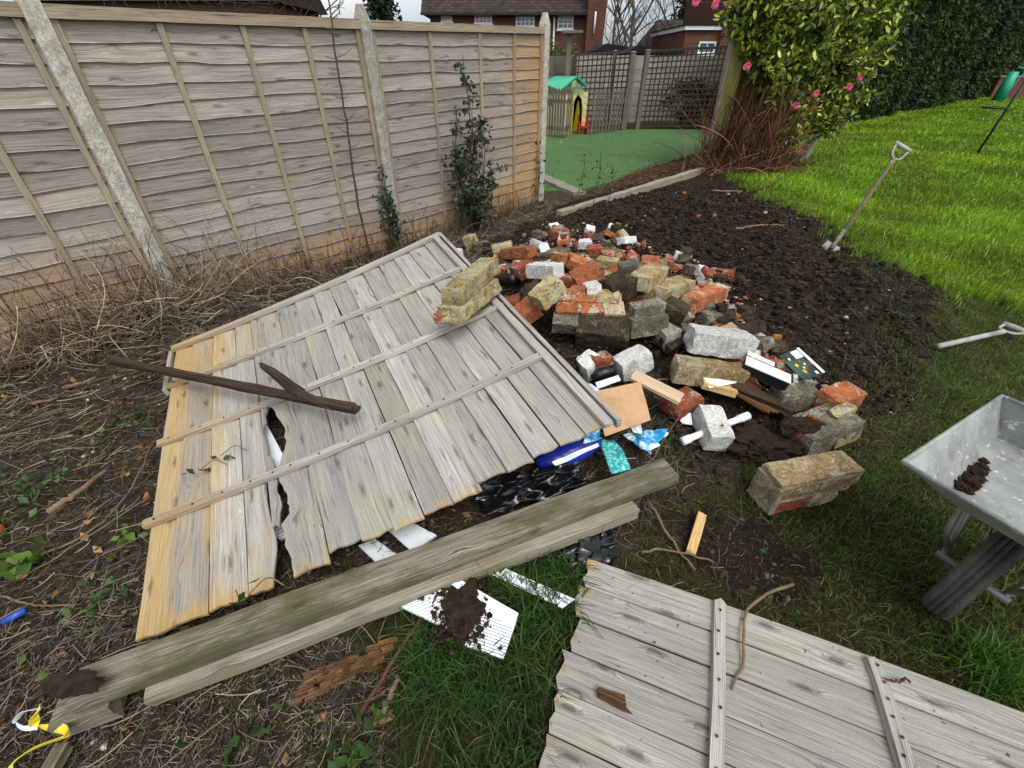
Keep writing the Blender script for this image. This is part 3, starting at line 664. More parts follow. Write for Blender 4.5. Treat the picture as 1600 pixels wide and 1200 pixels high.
conifer('dark conifer top peeping over the fence by the middle post', (A(597,20,28)[0], 28, -2.0), 8.6, 1.6, 3, S(24,34,24), S(46,58,40))
conifer('dark conifer standing behind the flat roofed extension', (A(1076,30,38)[0], 38, -1.0), 9.0, 2.0, 5, S(30,40,32), S(52,64,48))
# bare branches leaning over the fence on the left
rr = random.Random(3); L = []; Yb = 9.0
bt = thing('bare_shrub', 'dark bare branches showing above the left fence panel', 'shrub', (A(330,60,Yb)[0], Yb, 0))
base = np.array(bt.location)
for i in range(26):
    az = rr.uniform(-1.4, 1.4); tip = A(rr.uniform(150, 545), rr.uniform(-25, 22), Yb+rr.uniform(-1, 1.2)); mid = base*.5+tip*.5+np.array([rr.gauss(0, .2), rr.gauss(0, .2), rr.uniform(.1, .4)])
    pts = curve_pts([base+[rr.gauss(0, .1), rr.gauss(0, .1), 0], mid, tip], 9, .02, i); L.append((pts, np.linspace(.022, .006, 9)))
    for j in range(5):
        s = pts[rr.randrange(4, 9)]; e = s+np.array([rr.uniform(-.9, .9), rr.uniform(-.4, .4), rr.uniform(-.12, .28)]); L.append((curve_pts([s, (s+e)/2+[0, 0, .05], e], 6, .012, i*9+j), np.linspace(.009, .003, 6)))
tubes('branch', L, M['branch_dark'], bt, 4)

# ================================================================== play area
Yt = 15.0
def slat(name, p, q, w, h, mat, parent, seed=0, up=(0, -1, 0)): return bar(name, p, q, w, h, mat, parent, up=up, nu=3, seed=seed)
def trellis(xa, xb, ya, yb, yb2, label, seed, post_right=None):
    p, q = A(xa, ya, Yt), A(xb, yb, Yt); z0 = G(xa, 0, 0)[2]
    t = thing('trellis_panel', label, 'trellis', ((p[0]+q[0])/2, Yt, 0), 'dark square trellis panels')
    W = q[0]-p[0]; n = max(4, int(round(W/.128))); topz = lambda x: p[2]+(q[2]-p[2])*(x-p[0])/W
    for i in range(n+1):
        x = p[0]+W*i/n; slat('slat', (x, Yt, topz(x)), (x, Yt, .06), .030, .018, M['wood_trellis'], t, seed+i)
    nh = int(round(topz(p[0])/.135))
    for j in range(nh+1):
        f = j/nh; wdt = .06 if j == nh else .034
        slat('slat', (p[0]-.02, Yt-.02, .08+(p[2]-.08)*f), (q[0]+.02, Yt-.02, .08+(q[2]-.08)*f), wdt, .016, M['wood_trellis'], t, seed+40+j)
trellis(898, 985, 86, 80, 205, 'left dark trellis panel beside the grey gate post', 3)
trellis(1009, 1142, 80, 73, 205, 'right dark trellis panel between the gate post and the mossy timber post', 60)
def post(xp, yt, Y, w, label, mat, zb=0.0, name='timber_post', group='posts of the trellis'):
    p = A(xp, yt, Y); t = thing(name, label, 'post', (p[0], Y, zb), group)
    bar('shaft', (p[0], Y, p[2]), (p[0], Y, zb-.1), w, w, M[mat], t, up=(0, -1, 0), rough=.006, top=False, round_=.1)
    c = bar('cap', (p[0], Y, p[2]+.03), (p[0], Y, p[2]+.002), w*1.15, w*1.15, M[mat], t, up=(0, -1, 0), top=False, taper=(.5, 1))
    return t
post(990, 82, Yt-.25, .13, 'grey timber gate post left of the narrow gap in the trellis', 'wood_far')
post(1013, 79, Yt-.12, .13, 'grey timber gate post right of the narrow gap in the trellis', 'wood_far')
post(962, 80, Yt+.25, .10, 'thin trellis post with round cap behind the left trellis panel', 'wood_far')
post(900, 82, Yt+.25, .10, 'trellis post with round cap at the left end of the trellis', 'wood_far')
# pale lapped fence behind the trellis
Yf = 17.0
def far_fence(xa, xb, ytop, Y, label, mat, nb=9, seed=0):
    p, q = A(xa, ytop, Y), A(xb, ytop, Y); t = thing('garden_fence', label, 'fence', ((p[0]+q[0])/2, Y, 0)); W = q[0]-p[0]; hh = p[2]
    for i in range(nb):
        z0 = hh*i/nb; z1 = hh*(i+1)/nb+.02
        bar('board', (p[0], Y-.01*(i % 2), (z0+z1)/2), (q[0], Y-.01*(i % 2), (z0+z1)/2), z1-z0, .015, M[mat], t, up=(0, -1, 0), rough=.01, seed=seed+i)
    n = max(2, int(W/1.0))
    for i in range(n+1):
        x = p[0]+W*i/n; bar('batten', (x, Y-.03, hh+.01), (x, Y-.03, 0), .05, .03, M[mat], t, up=(0, -1, 0), nu=3, seed=seed+50+i)
far_fence(893, 1150, 88, Yf, 'pale grey lapped fence seen through the trellis', 'wood_far_pale', 11, 3)
far_fence(838, 897, 89, 15.6, 'grey lapped fence between the concrete post and the bird table', 'wood_far', 9, 8)
# bird table
p = A(890,54,15.0); t = thing('bird_table', 'tall timber bird table with flat top left of the trellis', 'bird table', (p[0], 15, 0))
bar('post', (p[0], 15, p[2]), (p[0], 15, 0), .13, .13, M['wood_far'], t, up=(0, -1, 0), top=False)
bar('table_top', (p[0]-.2, 15, p[2]+.06), (p[0]+.32, 15, p[2]+.06), .4, .05, M['wood_far'], t)
bar('rim', (p[0]-.21, 14.79, p[2]+.085), (p[0]+.33, 14.79, p[2]+.085), .025, .06, M['wood_far'], t)
# picket gates
def pickets(pa, pb, ztop, n, label, mat, seed=0, w=.06):
    a, b = G(*pa), G(*pb); t = thing('picket_gate', label, 'gate', (a+b)/2, 'grey picket gates'); d = (b-a)/np.linalg.norm(b-a); nn = np.array([d[1], -d[0], 0])
    rr = random.Random(seed)
    for i in range(n):
        p = a+(b-a)*(i+.5)/n; h = ztop+rr.uniform(-.02, .02)
        V = []; prof = [(-w/2, 0), (w/2, 0), (w/2, h-.05), (0, h), (-w/2, h-.05)]
        for off in (.025, .005):
            for x, z in prof: V.append(p+d*x+nn*off+np.array([0, 0, z+.05]))
        Fc = [tuple(range(5)), tuple(range(9, 4, -1))]+[(i_, i_+5, (i_+1) % 5+5, (i_+1) % 5) for i_ in range(5)]
        raw('picket', V, Fc, M[mat], t, uv=[(v[2], (v-p) @ d) for v in np.array(V)], attr={'stain': np.zeros(10)})
    for z in (.25, ztop-.2): bar('rail', a+np.array([0,0,z])-nn*.02, b+np.array([0,0,z])-nn*.02, .03, .08, M[mat], t, nu=3)
pickets((852,213), (881,217), 1.05, 7, 'picket gate panel facing the turf, left of the play house door', 'wood_far', 1)
pickets((881.5,217), (893,208), 1.05, 5, 'short picket return folded back beside the play house doorway', 'wood_far', 2)
pickets((920,211), (978,203), .98, 11, 'longer picket gate right of the small red slide', 'wood_far', 3)
# play house
Yp = 14.0; x0 = A(846,200,Yp)[0]; x1 = A(913,200,Yp)[0]; zt = A(880,148,Yp)[2]; zr = A(880,123,Yp)[2]
t = thing('play_house', 'cream plastic play house with bright green roof and arched doorway', 'play house', ((x0+x1)/2, Yp, 0))
xd0, xd1 = A(893.5,200,Yp)[0], A(905.5,200,Yp)[0]; zd = A(899,150,Yp)[2]
# front wall with an arched opening
def arched(x0, x1, z1, xa, xb, zs, y0, y1, gable=None):
    n = 8; r = (xb-xa)/2; arc = [((xa+xb)/2-r*math.cos(math.pi*i/n), zs-r+r*math.sin(math.pi*i/n)) for i in range(n+1)]
    out = [(x0, 0), (xa, 0)]+arc+[(xb, 0), (x1, 0), (x1, z1)]+([gable] if gable else [])+[(x0, z1)]
    return out
out = arched(A(888,200,Yp)[0], x1, zt, xd0, xd1, zd, 0, 0, (A(900,0,Yp)[0], zt+.42))
def extr(name, out, y0, y1, mat, parent):
    bm = bmesh.new(); o = np.array(rootloc(parent)); vs_ = [bm.verts.new((p[0]-o[0], y0-o[1], p[1]-o[2])) for p in out]; f = bm.faces.new(vs_)
    r = bmesh.ops.extrude_face_region(bm, geom=[f]); bmesh.ops.translate(bm, verts=[v for v in r['geom'] if isinstance(v, bmesh.types.BMVert)], vec=(0, y1-y0, 0))
    bmesh.ops.triangulate(bm, faces=bm.faces[:]); bmesh.ops.recalc_face_normals(bm, faces=bm.faces[:]); me = bpy.data.meshes.new(name); bm.to_mesh(me); bm.free(); return link(name, me, mat, parent)
fw = extr('front_wall', out, Yp-.08, Yp, M['cream_plastic'], t)
for i in range(6): 
    xx = x1-.07-(i % 2)*.03; box('wall_block', xx, x1+.004, Yp-.095, Yp-.07, .12+i*.15, .22+i*.15, M['cream_plastic'], fw, False)
box('side_wall', x0, A(888,200,Yp)[0]-.002, Yp-.35, Yp-.27, 0, zt, M['cream_plastic'], t, False)
box('side_window', A(852,150,Yp)[0], A(862,150,Yp)[0], Yp-.365, Yp-.352, zt-.22, zt-.08, M['dark_soft'], t, False)
box('inner_wall', x0, x1-.02, Yp+.45, Yp+.5, 0, zt, M['yellow_plastic'], t, False)
xm = A(878,0,Yp)[0]; 
extr('door_surround', arched(xd0-.05, xd1+.04, zd-.25, xd0, xd1, zd, 0, 0, ((xd0+xd1)/2, zd+.05)), Yp-.11, Yp-.083, M['yellow_plastic'], t)
# roof: ridge from front gable back, one broad slope to the left, one short to the right
def slab(name, pts, th, mat, parent):
    pts = np.array(pts, float); n = np.cross(pts[1]-pts[0], pts[3]-pts[0]); n /= np.linalg.norm(n)
    if n[2] < 0: n = -n
    V = list(pts+n*th)+list(pts); return raw(name, V, [(0,1,2,3), (7,6,5,4), (0,4,5,1), (1,5,6,2), (2,6,7,3), (3,7,4,0)], mat, parent)
ra = A(902,122,Yp-.2); rb = A(862,123,Yp+.5); e1 = A(917,136,Yp-.2); le = A(876,144,Yp-.45); l2 = A(846,132,Yp-.3)
rfo = slab('roof', [ra, A(868,122,Yp+.2), l2, le], .05, M['green_plastic'], t)
slab('roof_slope', [ra, e1, e1+[0,.9,0], ra+[0,.9,0]], .05, M['green_plastic'], rfo)
slab('gable_trim', [A(890,141,Yp-.14), A(901,134,Yp-.14), A(912,141,Yp-.14), A(901,138,Yp-.14)], .03, M['green_plastic'], t)
# small red slide
p = A(912,199,13.95); xx0, xx1 = A(903,190,p[1])[0], A(918,190,p[1])[0]; zt2 = A(910,174,p[1])[2]; p[2] = 0.0
t = thing('toy_chair', 'small red plastic toy seat between the two picket gates', 'toy', (p[0], p[1], 0))
extr('back', arched(xx0, xx1, zt2-.12, xx0+.05, xx1-.05, .001, 0, 0)[:1]+[(xx1, 0), (xx1, zt2-.1), (xx1-.08, zt2), (xx0+.08, zt2), (xx0, zt2-.1)], p[1], p[1]+.05, M['red_plastic'], t)
box('seat', xx0+.02, xx1-.02, p[1]-.25, p[1]-.002, .16, .21, M['red_plastic'], t, False)
for s in (xx0, xx1-.04): box('side', s, s+.04, p[1]-.26, p[1]-.003, 0, .3, M['red_plastic'], t, False)
# timber edging and the stone step
e = bar('timber_edging', G(874,330,.09), G(1098,262,.10), .10, .16, M['wood_beam_pale'], rough=.01, seed=4); tag(e, 'pale timber sleeper edging the play turf bed', 'edging')
e = bar('stone_edging', G(842,272,.06), G(906,300,.05), .22, .2, M['slab_stone'], rough=.02, seed=5); tag(e, 'dark stone slab edging at the foot of the right concrete post', 'edging')

# ================================================================== fallen fence panel resting on the rubble
TL, TR, BR, BL = G(278,548,.10), G(684,372,.50), G(952,660,.36), G(212,1003,.10)
def bil(t, s):
    p = TL*(1-s)*(1-t)+TR*s*(1-t)+BL*(1-s)*t+BR*s*t
    ds = (TR-TL)*(1-t)+(BR-BL)*t; dt = (BL-TL)*(1-s)+(BR-TR)*s; n = np.cross(dt, ds); n /= np.linalg.norm(n)
    return p-n*.035*math.sin(math.pi*min(1, max(0, s)))*(.5+.5*t), n
fp = thing('fallen_fence_panel', 'large fallen fence panel lying face up, propped on the brick rubble', 'fence panel', (-.6, 1.9, 0))
bnd = [0, .052, .12, .19, .241, .264, .338, .405, .472, .535, .602, .668, .735, .80, .868, .935, 1.0]; NB = len(bnd)-1; wv = random.Random(5)
def fp_stain(t, s): return min(1, max(0, (.34-s)*2.7)*(.75+.25*math.sin(s*60))+max(0, (t-.972)*18)+(.22 if s < .5 and t < .25 else 0))
for i in range(NB):
    o = i*5.7+2
    def wav(t, o=o, amp=.0032): return amp*2*float(fbm(np.array([t*3.5+o]), np.array([o*1.3]), 4, 3)[0])
    a, b = bnd[i], bnd[i+1]
    eR = lambda t, b=b, i=i: b-(.0042 if i < 5 else .002)
    eL = lambda t, a=a, wav=wav: a+wav(t)
    t1 = 1.0+wv.uniform(-.010, .010)
    if i == 3:
        def eR(t, b=b, wav=wav): return np.interp(t, [0, .74, .80, .86, .92, 1], [b-.002, b-.002, b-.008, b-.004, b+.004, b-.012])+wav(t)*.4
    if i == 4:   # split sliver beside the hole
        def eR(t, wav=wav): return .012*float(fbm(np.array([t*34]), np.array([3.3]), 5, 3)[0])*(t > .5)+np.interp(t, [0, .50, .54, .62, .70, .735, .80, .84, .88], [.268, .264, .250, .244, .256, .262, .255, .261, .252])+wav(t)*.5
        t1 = .885
    if i == 5:
        def eL(t, wav=wav): return .012*float(fbm(np.array([t*34]), np.array([7.3]), 5, 3)[0])*(t > .5)+np.interp(t, [0, .50, .53, .57, .63, .69, .735, .78, .85, .875, .885, .92, 1], [.264, .264, .273, .288, .297, .292, .270, .265, .280, .283, .263, .265, .268])+wav(t)*.6
    grain_board('board', bil, 110 if i in (4, 5) else 40, eR, eL, .010, M['wood_pale'], fp, lap=.010, stain=fp_stain, seed=100+i, ulen=1.95, uwid=.135, n_w=4, endj=.003, t0=-.0, t1=t1, cup=.003)
def on(t, s, h): p, n = bil(t, s); return p+n*h
def fp_bar(name, c0, c1, w, h, seed, stain=None, up=None, mat='wood_batten', ends=True, lift=.012):
    p, q = on(*c0, lift+h), on(*c1, lift+h); mid = on((c0[0]+c1[0])/2, (c0[1]+c1[1])/2, lift+h); n = bil(.5, .5)[1]
    bar(name, p, q, w, h, M[mat], fp, up=n, rough=.003, seed=seed, bow=float((mid-(p+q)/2) @ n), stain=stain)
bs = lambda q: np.clip((.45-q)*2.2, 0, 1)
fp_bar('batten', (.23, -.008), (.268, 1.0), .036, .020, 1, bs)
fp_bar('batten', (.495, -.008), (.525, 1.0), .036, .020, 2, bs)
fp_bar('batten', (.755, -.008), (.765, 1.0), .036, .022, 3, bs)
fp_bar('top_rail', (.004, -.01), (.004, 1.01), .042, .026, 4, bs)
fp_bar('side_rail', (.01, .988), (1.012, .988), .040, .022, 5)
fp_bar('edge_strip', (-.01, 1.016), (1.012, 1.016), .022, .045, 6, lift=-.02)
fp_bar('edge_strip', (.0, -.016), (.24, -.016), .022, .04, 7, bs, lift=-.02)

def nail_mesh():
    me = bpy.data.meshes.new('nail'); n_ = 7; me.from_pydata([(math.cos(6.283*i/n_)*.0042, math.sin(6.283*i/n_)*.0042, z_) for z_ in (0, .0022) for i in range(n_)], [], [tuple(range(n_, 2*n_))]+[(i, (i+1) % n_, (i+1) % n_+n_, i+n_) for i in range(n_)]); me.materials.append(M['wood_dark']); return me
NAIL = nail_mesh()
def nail(p, n, parent):
    o = bpy.data.objects.new('nail', NAIL); col.objects.link(o); o.parent = parent; o.location = Vector(p)-rootloc(parent); o.rotation_euler = Vector(n).to_track_quat('Z', 'Y').to_euler()
for (tb_, hb_) in (((.23, .268), .032), ((.495, .525), .032), ((.755, .765), .034)):
    for i in range(NB):
        sm = (bnd[i]+bnd[i+1])/2+wv.uniform(-.012, .012); tt_ = tb_[0]+(tb_[1]-tb_[0])*sm; p_, n_ = bil(tt_, sm); p_ = p_+n_*(hb_+.0005); 
        a_e, b_e = on(tb_[0], -.008, hb_), on(tb_[1], 1.0, hb_); f_ = np.clip((sm+.008)/1.008, 0, 1); mid_ = on((tb_[0]+tb_[1])/2, .496, hb_); bow_ = float((mid_-(a_e+b_e)/2) @ n_); p_ = a_e+(b_e-a_e)*f_+n_*(bow_*math.sin(math.pi*f_)+.0012)
        nail(p_, n_, fp)

# ================================================================== second panel, lower right
q0 = G(924,874,.07); q1 = G(1600,1112,.07); dA = (q1-q0); LA = np.linalg.norm(dA); dA /= LA; q2 = G(843,1205,.06); dB = q2-q0; dB -= dA*(dB @ dA)*.0; dB /= np.linalg.norm(dB)
sp = thing('loose_fence_panel', 'weathered grey panel lying flat on the grass in the lower right corner', 'fence panel', q0+dA*.9+dB*.4)
def flat(t, s):
    p = q0+dA*(t*1.85)+dB*(s*1.0); p = p+np.array([0, 0, .012*math.sin(t*5)]); n = np.cross(dB, dA); n = n/np.linalg.norm(n); n = n if n[2] > 0 else -n
    return p, n
NB2 = 9
for i in range(NB2):
    a, b = i/NB2, (i+1)/NB2; o = i*3.9+1
    def eR(t, a=a, b=b, o=o): return b-.002+.003*2*float(fbm(np.array([t*4+o]), np.array([o]), 8, 3)[0])
    def eL(t, a=a): return a+.001
    grain_board('board', flat, 36, eL, eR, .010, M['wood_pale_grey'], sp, lap=.0045, stain=lambda t, s: max(0, (.009-t)*60)*(.5+.5*math.sin(s*70))+max(0, (.010-s)*40), seed=200+i, ulen=1.85, uwid=.125, n_w=4, endj=.006, t0=rnd.uniform(-.008, .008), t1=1, cup=.003)
def px_on_flat(px, py, h): return G(px, py, .07+h)
nn2 = flat(.5, .5)[1]
for k_, (pa, pb, w_) in enumerate([((1126,938),(1121,1230),.036), ((1366,1027),(1432,1235),.036)]):
    bar('batten', px_on_flat(*pa, .034), px_on_flat(*pb, .034), w_, .022, M['wood_batten'], sp, up=nn2, rough=.007, seed=30+k_)
for pa, pb in (((1126,938),(1121,1230)), ((1366,1027),(1432,1235))):
    a_e, b_e = px_on_flat(*pa, .034), px_on_flat(*pb, .034)
    for i in range(7): nail(a_e+(b_e-a_e)*(i+.5)/7+nn2*.0025+dA*rnd.uniform(-.006, .006), nn2, sp)
# bark flake lying on it
b_ = bar('bark_piece', G(936,1080,.10), G(976,1096,.10), .035, .014, M['wood_rot'], rough=.02, nu=5, seed=3, taper=(.6, 1)); tag(b_, 'shiny brown bark flake lying on the lower right panel', 'bark')

# ================================================================== timbers
def timber(name, a, b, w, h, mat, label, cat, roll=0, rough=.004, seed=0, group=None, **k):
    o = bar(name, a, b, w, h, M[mat], roll=roll, rough=rough, seed=seed, **k); tag(o, label, cat, group); return o
timber('timber_beam', G(112,1074,.185), G(1048,729,.195), .108, .050, 'wood_beam', 'long mossy green timber beam lying across the foot of the fallen panel', 'timber beam', seed=1, round_=.04, nu=40)
timber('timber_beam', G(226,1072,.128), G(990,786,.138), .078, .055, 'wood_beam_pale', 'paler timber lying under the near edge of the mossy beam', 'timber beam', seed=2, round_=.04, nu=36)
timber('timber_offcut', G(84,1112,.12), G(176,1079,.125), .09, .07, 'wood_beam', 'short timber stub under the left end of the mossy beam', 'timber', seed=3, nu=8)
# soil smear on the beam
# broken rail lying on the fallen panel
br = thing('broken_rail', 'dark split wooden rail lying across the upper left of the fallen panel', 'broken rail', (-1.2, 1.9, .2))
a, b = G(165,556,.24), G(553,632,.36)
d_, s_, n_, L_ = frame_from(a, b)
bar('rail_web', a, b, .020, .050, M['wood_dark'], br, rough=.006, seed=5)
bar('rail_lip', a+s_*.022-n_*.036, b+s_*.022-n_*.034, .030, .014, M['wood_dark'], br, rough=.006, seed=6)
bar('rail_lip', a-s_*.02-n_*.003+d_*.02*L_, b-s_*.02-n_*.001, .022, .014, M['wood_dark'], br, rough=.006, seed=7)
bar('splinter', G(407,566,.40), G(470,612,.36), .030, .026, M['wood_dark'], br, rough=.02, seed=8, taper=(.7, 1.1))
bar('splinter', G(466,609,.365), G(520,634,.345), .032, .024, M['wood_dark'], br, rough=.02, seed=9, taper=(1.1, .5))

# ================================================================== brick rubble
def chunk_geo(L, W, Hh, seed, rough=.006, brk=(0, 0), nu=11, nv=6, nw=5, rnd_=.035):
    q, Fc = bg(nu, nv, nw); q = q.copy(); rr = random.Random(seed); o = Vector((rr.uniform(0, 90), rr.uniform(0, 90), rr.uniform(0, 90)))
    P = q*np.array([L, W, Hh]); out = []
    for i in range(len(P)):
        p = P[i].copy(); u = q[i]
        ne = sum(abs(abs(c)-.5) < 1e-6 for c in u)
        if ne >= 2: p = p*(1-np.array([W/L, 1, 1])*rnd_*max(.15, .6+mnoise.noise(Vector(p*26)+o)*2.2)*(1.5 if ne == 3 else 1))
        for e in (0, 1):      # ragged broken ends
            if brk[e]:
                f = (u[0]+.5) if e else (.5-u[0])
                f = max(0, (f-.55)/.45); sh = brk[e]*f*(.5+mnoise.noise(Vector((p[1]*14, p[2]*14, 3.1+e))+o)+.6*u[1]*(1 if rr.random() < 2 else 0)); p[0] -= (1 if e else -1)*abs(sh)*L*.38
        n3 = Vector((mnoise.noise(Vector(p*22)+o), mnoise.noise(Vector(p*22)+o*1.3+Vector((7, 0, 0))), mnoise.noise(Vector(p*22)+o*.7+Vector((0, 9, 0)))))
        n4 = Vector((mnoise.noise(Vector(p*60)+o), mnoise.noise(Vector(p*60)+o*1.3), mnoise.noise(Vector(p*60)-o)))
        out.append(p+np.array(n3)*rough*.45+np.array(n4)*rough*.35)
    return np.array(out), Fc
GRP = 'demolition bricks in the rubble heap'
def brick(a, b, w, h, mat, label=None, seed=0, roll=0, brk=(0, 0), rough=.007, name='brick', cat='brick', group=None, parent=None, res=(11, 6, 5), up=(0, 0, 1)):
    """a, b: ends of the centre line of the top face (world)"""
    d, s, n, L = frame_from(a, b, up, roll); V, Fc = chunk_geo(L, w, h, seed, rough, brk, *res)
    me = bpy.data.meshes.new(name); me.from_pydata([tuple(v) for v in V], [], Fc)
    o = link(name, me, M[mat]); c = (np.asarray(a)+np.asarray(b))/2-n*h/2
    mw = Matrix(((d[0], s[0], n[0], c[0]), (d[1], s[1], n[1], c[1]), (d[2], s[2], n[2], c[2]), (0, 0, 0, 1)))
    if parent is not None: o.parent = parent; o.matrix_local = Matrix.Translation(-rootloc(parent)) @ mw
    else: o.matrix_world = mw
    if label: tag(o, label, cat, group)
    return o
def B(pa, pb, za, zb, w, h, mat, label, seed=0, **k):
    return brick(GT(*pa, za), GT(*pb, zb), w, h, mat, label, seed, **k)
# masonry lump on the corner of the fallen panel
t = thing('masonry_lump', 'big lichen-yellow pair of mortared bricks resting on the corner of the fallen panel', 'masonry', G(730,470,.5))
brick(G(703,452,.655), G(764,402,.655), .115, .085, 'brick_yellow', None, 1, parent=t, name='brick', roll=-.12)
brick(G(697,483,.57), G(768,430,.565), .13, .085, 'brick_yellow', None, 2, parent=t, name='brick', roll=-.10, brk=(.12, .2))
brick(G(703,470,.588), G(764,418,.585), .10, .03, 'mortar_pale', None, 3, parent=t, name='mortar', roll=-.1)
brick(G(690,492,.525), G(712,475,.525), .11, .055, 'brick_orange', None, 4, parent=t, name='brick', roll=-.1)
# four-brick slab in the middle of the heap
t = thing('masonry_slab', 'mossy four-brick masonry slab with orange and yellow top in the middle of the heap', 'masonry', GT(920,470,.1))
zt_ = .46; up_ = (0.05, -.42, .9)
def SB(pa, pb, z, w, h, m, s, nm='brick'): brick(G(*pa, z), G(*pb, z), w, h, m, None, s, parent=t, name=nm, up=up_)
SB((869,459),(928,461),zt_+.02,.10,.07,'brick_orange',11); SB((932,461),(968,463),zt_+.02,.10,.07,'brick_yellow',12)
SB((868,476),(904,478),zt_-.02,.10,.07,'brick_orange',13); SB((908,478),(940,479),zt_-.02,.10,.07,'brick_orange',14); SB((943,480),(976,480),zt_-.02,.10,.07,'brick_beige',15)
SB((872,468),(972,471),zt_-.006,.16,.06,'mortar_pale',16,'mortar')
SB((864,494),(904,497),zt_-.07,.11,.09,'brick_grey',17); 
tb = B((903,497),(986,505),.20,.20,.20,.17,'brick_dark','broad dark mossy masonry block under the four-brick slab',18,rough=.014,up=up_,name='masonry_block',cat='masonry')
# (pa, pb, za, zb, w, h, mat, label, brk)
LIST = [
 ((787,388),(832,384),.20,.24,.11,.08,'brick_orange','brick with yellow lichen flank and orange end at the top left of the heap',(0,.1)),
 ((768,384),(800,377),.18,.20,.10,.06,'brick_yellow','flat yellow brick lying behind the orange-ended brick at the heap\'s top left',(0,.1)),
 ((801,421),(826,406),.20,.22,.11,.08,'brick_red','chipped red brick with white mortar left of the long white-topped brick',(.3,.1)),
 ((829,411),(872,413),.23,.23,.10,.08,'brick_white','white mortar-faced brick lying flat near the top of the heap',(0,0)),
 ((853,392),(886,391),.22,.22,.11,.09,'brick_grey','grey square-ended brick above the white mortar-faced brick',(0,.1)),
 ((833,464),(868,432),.40,.42,.11,.08,'brick_yellow','bright yellow lichen-topped brick standing proud just left of the four-brick slab',(0,0)),
 ((806,489),(832,468),.28,.31,.11,.08,'brick_orange','orange brick end poking out below the bright yellow brick',(.1,0)),
 ((777,474),(810,463),.18,.20,.11,.08,'brick_red','red and white brick beside the panel edge, above the black pipe end',(.1,.2)),
 ((815,457),(842,440),.22,.24,.10,.08,'brick_dark','dark stained brick wedged under the bright yellow brick',(0,0)),
 ((893,431),(932,409),.27,.32,.11,.09,'brick_orange','tilted orange brick with grey side in the upper middle of the heap',(0,0)),
 ((892,449),(922,444),.24,.24,.10,.07,'brick_orange','broken orange brick lump right behind the four-brick slab',(.1,.3)),
 ((912,446),(936,440),.27,.27,.09,.08,'brick_white','lump of white mortar stuck beside the broken orange lump',(.3,.2)),
 ((942,442),(992,424),.25,.25,.15,.11,'brick_dark','large dark earthy block at the back right of the four-brick slab',(.1,.1)),
 ((917,386),(940,383),.16,.17,.10,.07,'brick_red','red brick half, left of two at the back edge of the heap',(.1,.3)),
 ((938,392),(962,393),.16,.16,.10,.07,'brick_red','red brick half, right of two at the back edge of the heap',(.3,.1)),
 ((862,358),(888,364),.12,.12,.10,.07,'brick_red','red brick at the very top of the heap, farthest from the camera',(.2,.1)),
 ((902,376),(926,375),.15,.15,.10,.06,'brick_white','rounded grey-white mortar lump at the back of the heap',(.4,.4)),
 ((1000,432),(1030,412),.27,.31,.12,.08,'brick_beige','beige brick with orange side tilted at the right shoulder of the heap',(.1,0)),
 ((934,402),(968,407),.20,.20,.10,.07,'brick_yellow','yellow-brown brick behind the tilted orange brick',(0,.2)),
 ((966,412),(1000,410),.18,.18,.10,.08,'brick_grey','grey brick behind the large dark block',(0,.1)),
 ((986,478),(1037,468),.24,.24,.07,.08,'brick_grey','upper ledge of grey layered concrete right of the four-brick slab',(.1,.1)),
 ((982,496),(1040,488),.20,.20,.09,.10,'brick_grey','lower slab of grey layered concrete right of the four-brick slab',(.1,.1)),
 ((1028,447),(1074,434),.22,.23,.12,.08,'brick_yellow','greenish yellow brick at the right end of the heap',(0,.1)),
 ((1078,465),(1131,444),.17,.20,.10,.09,'brick_orange','orange brick with mossy grey top on the far right of the heap',(0,0)),
 ((1042,466),(1078,486),.18,.17,.12,.10,'brick_dark','dark grey block below the greenish yellow brick',(.1,.1)),
 ((1031,520),(1058,508),.14,.15,.09,.09,'stone_grey','small smooth grey stone between the dark slabs and the white block',(.3,.3)),
 ((1100,488),(1133,489),.09,.09,.08,.07,'brick_grey','grey half brick lying behind the big white-topped block',(0,.1)),
 ((1137,490),(1154,488),.09,.09,.07,.05,'brick_red','little orange-red brick bit right of the grey half brick',(.4,.4)),
 ((1079,512),(1178,524),.24,.22,.13,.11,'brick_white','big white-topped render block on the right of the heap',(.15,.05)),
 ((1056,560),(1167,575),.19,.18,.10,.11,'brick_beige','long beige-brown block lying in front of the big white-topped block',(.1,.05)),
 ((905,570),(934,550),.16,.17,.10,.10,'brick_white','lumpy white concrete piece beside the orange tile disc',(.3,.3)),
 ((962,565),(1010,543),.17,.19,.11,.10,'brick_white','speckled white concrete block next to the orange tile disc',(.05,.05)),
 ((1216,607),(1280,610),.14,.14,.11,.10,'brick_grey','grey-brown brick in front of the white enamel strip',(.1,.05)),
 ((1110,632),(1132,684),.14,.13,.11,.10,'brick_white','white block with an orange spot at the front of the rubble',(.05,.05)),
 ((1046,634),(1088,612),.09,.09,.12,.06,'brick_red','dark red tile-like brick with white rim under the light plank',(0,0)),
 ((1296,618),(1340,604),.19,.19,.11,.09,'brick_orange','upright orange brick at the right end of the rubble',(0,0)),
 ((698,388),(718,391),.14,.14,.09,.09,'brick_white','pinkish white brick end behind the far corner of the fallen panel',(0,.1)),
 ((724,370),(742,366),.12,.16,.08,.12,'brick_beige','upright beige concrete stub beyond the far corner of the fallen panel',(.1,.1)),
 ((740,381),(764,376),.10,.10,.09,.07,'brick_grey','flat grey concrete lump beside the upright beige stub',(.2,.2)),
]
for i, (pa, pb, za, zb, w, h, m, lab, bk) in enumerate(LIST):
    B(pa, pb, za+.01, zb+.01, w*1.1, h*1.12, m, lab, 40+i*3, brk=bk, group=GRP, rough=.008, roll=rnd.uniform(-.12, .12))
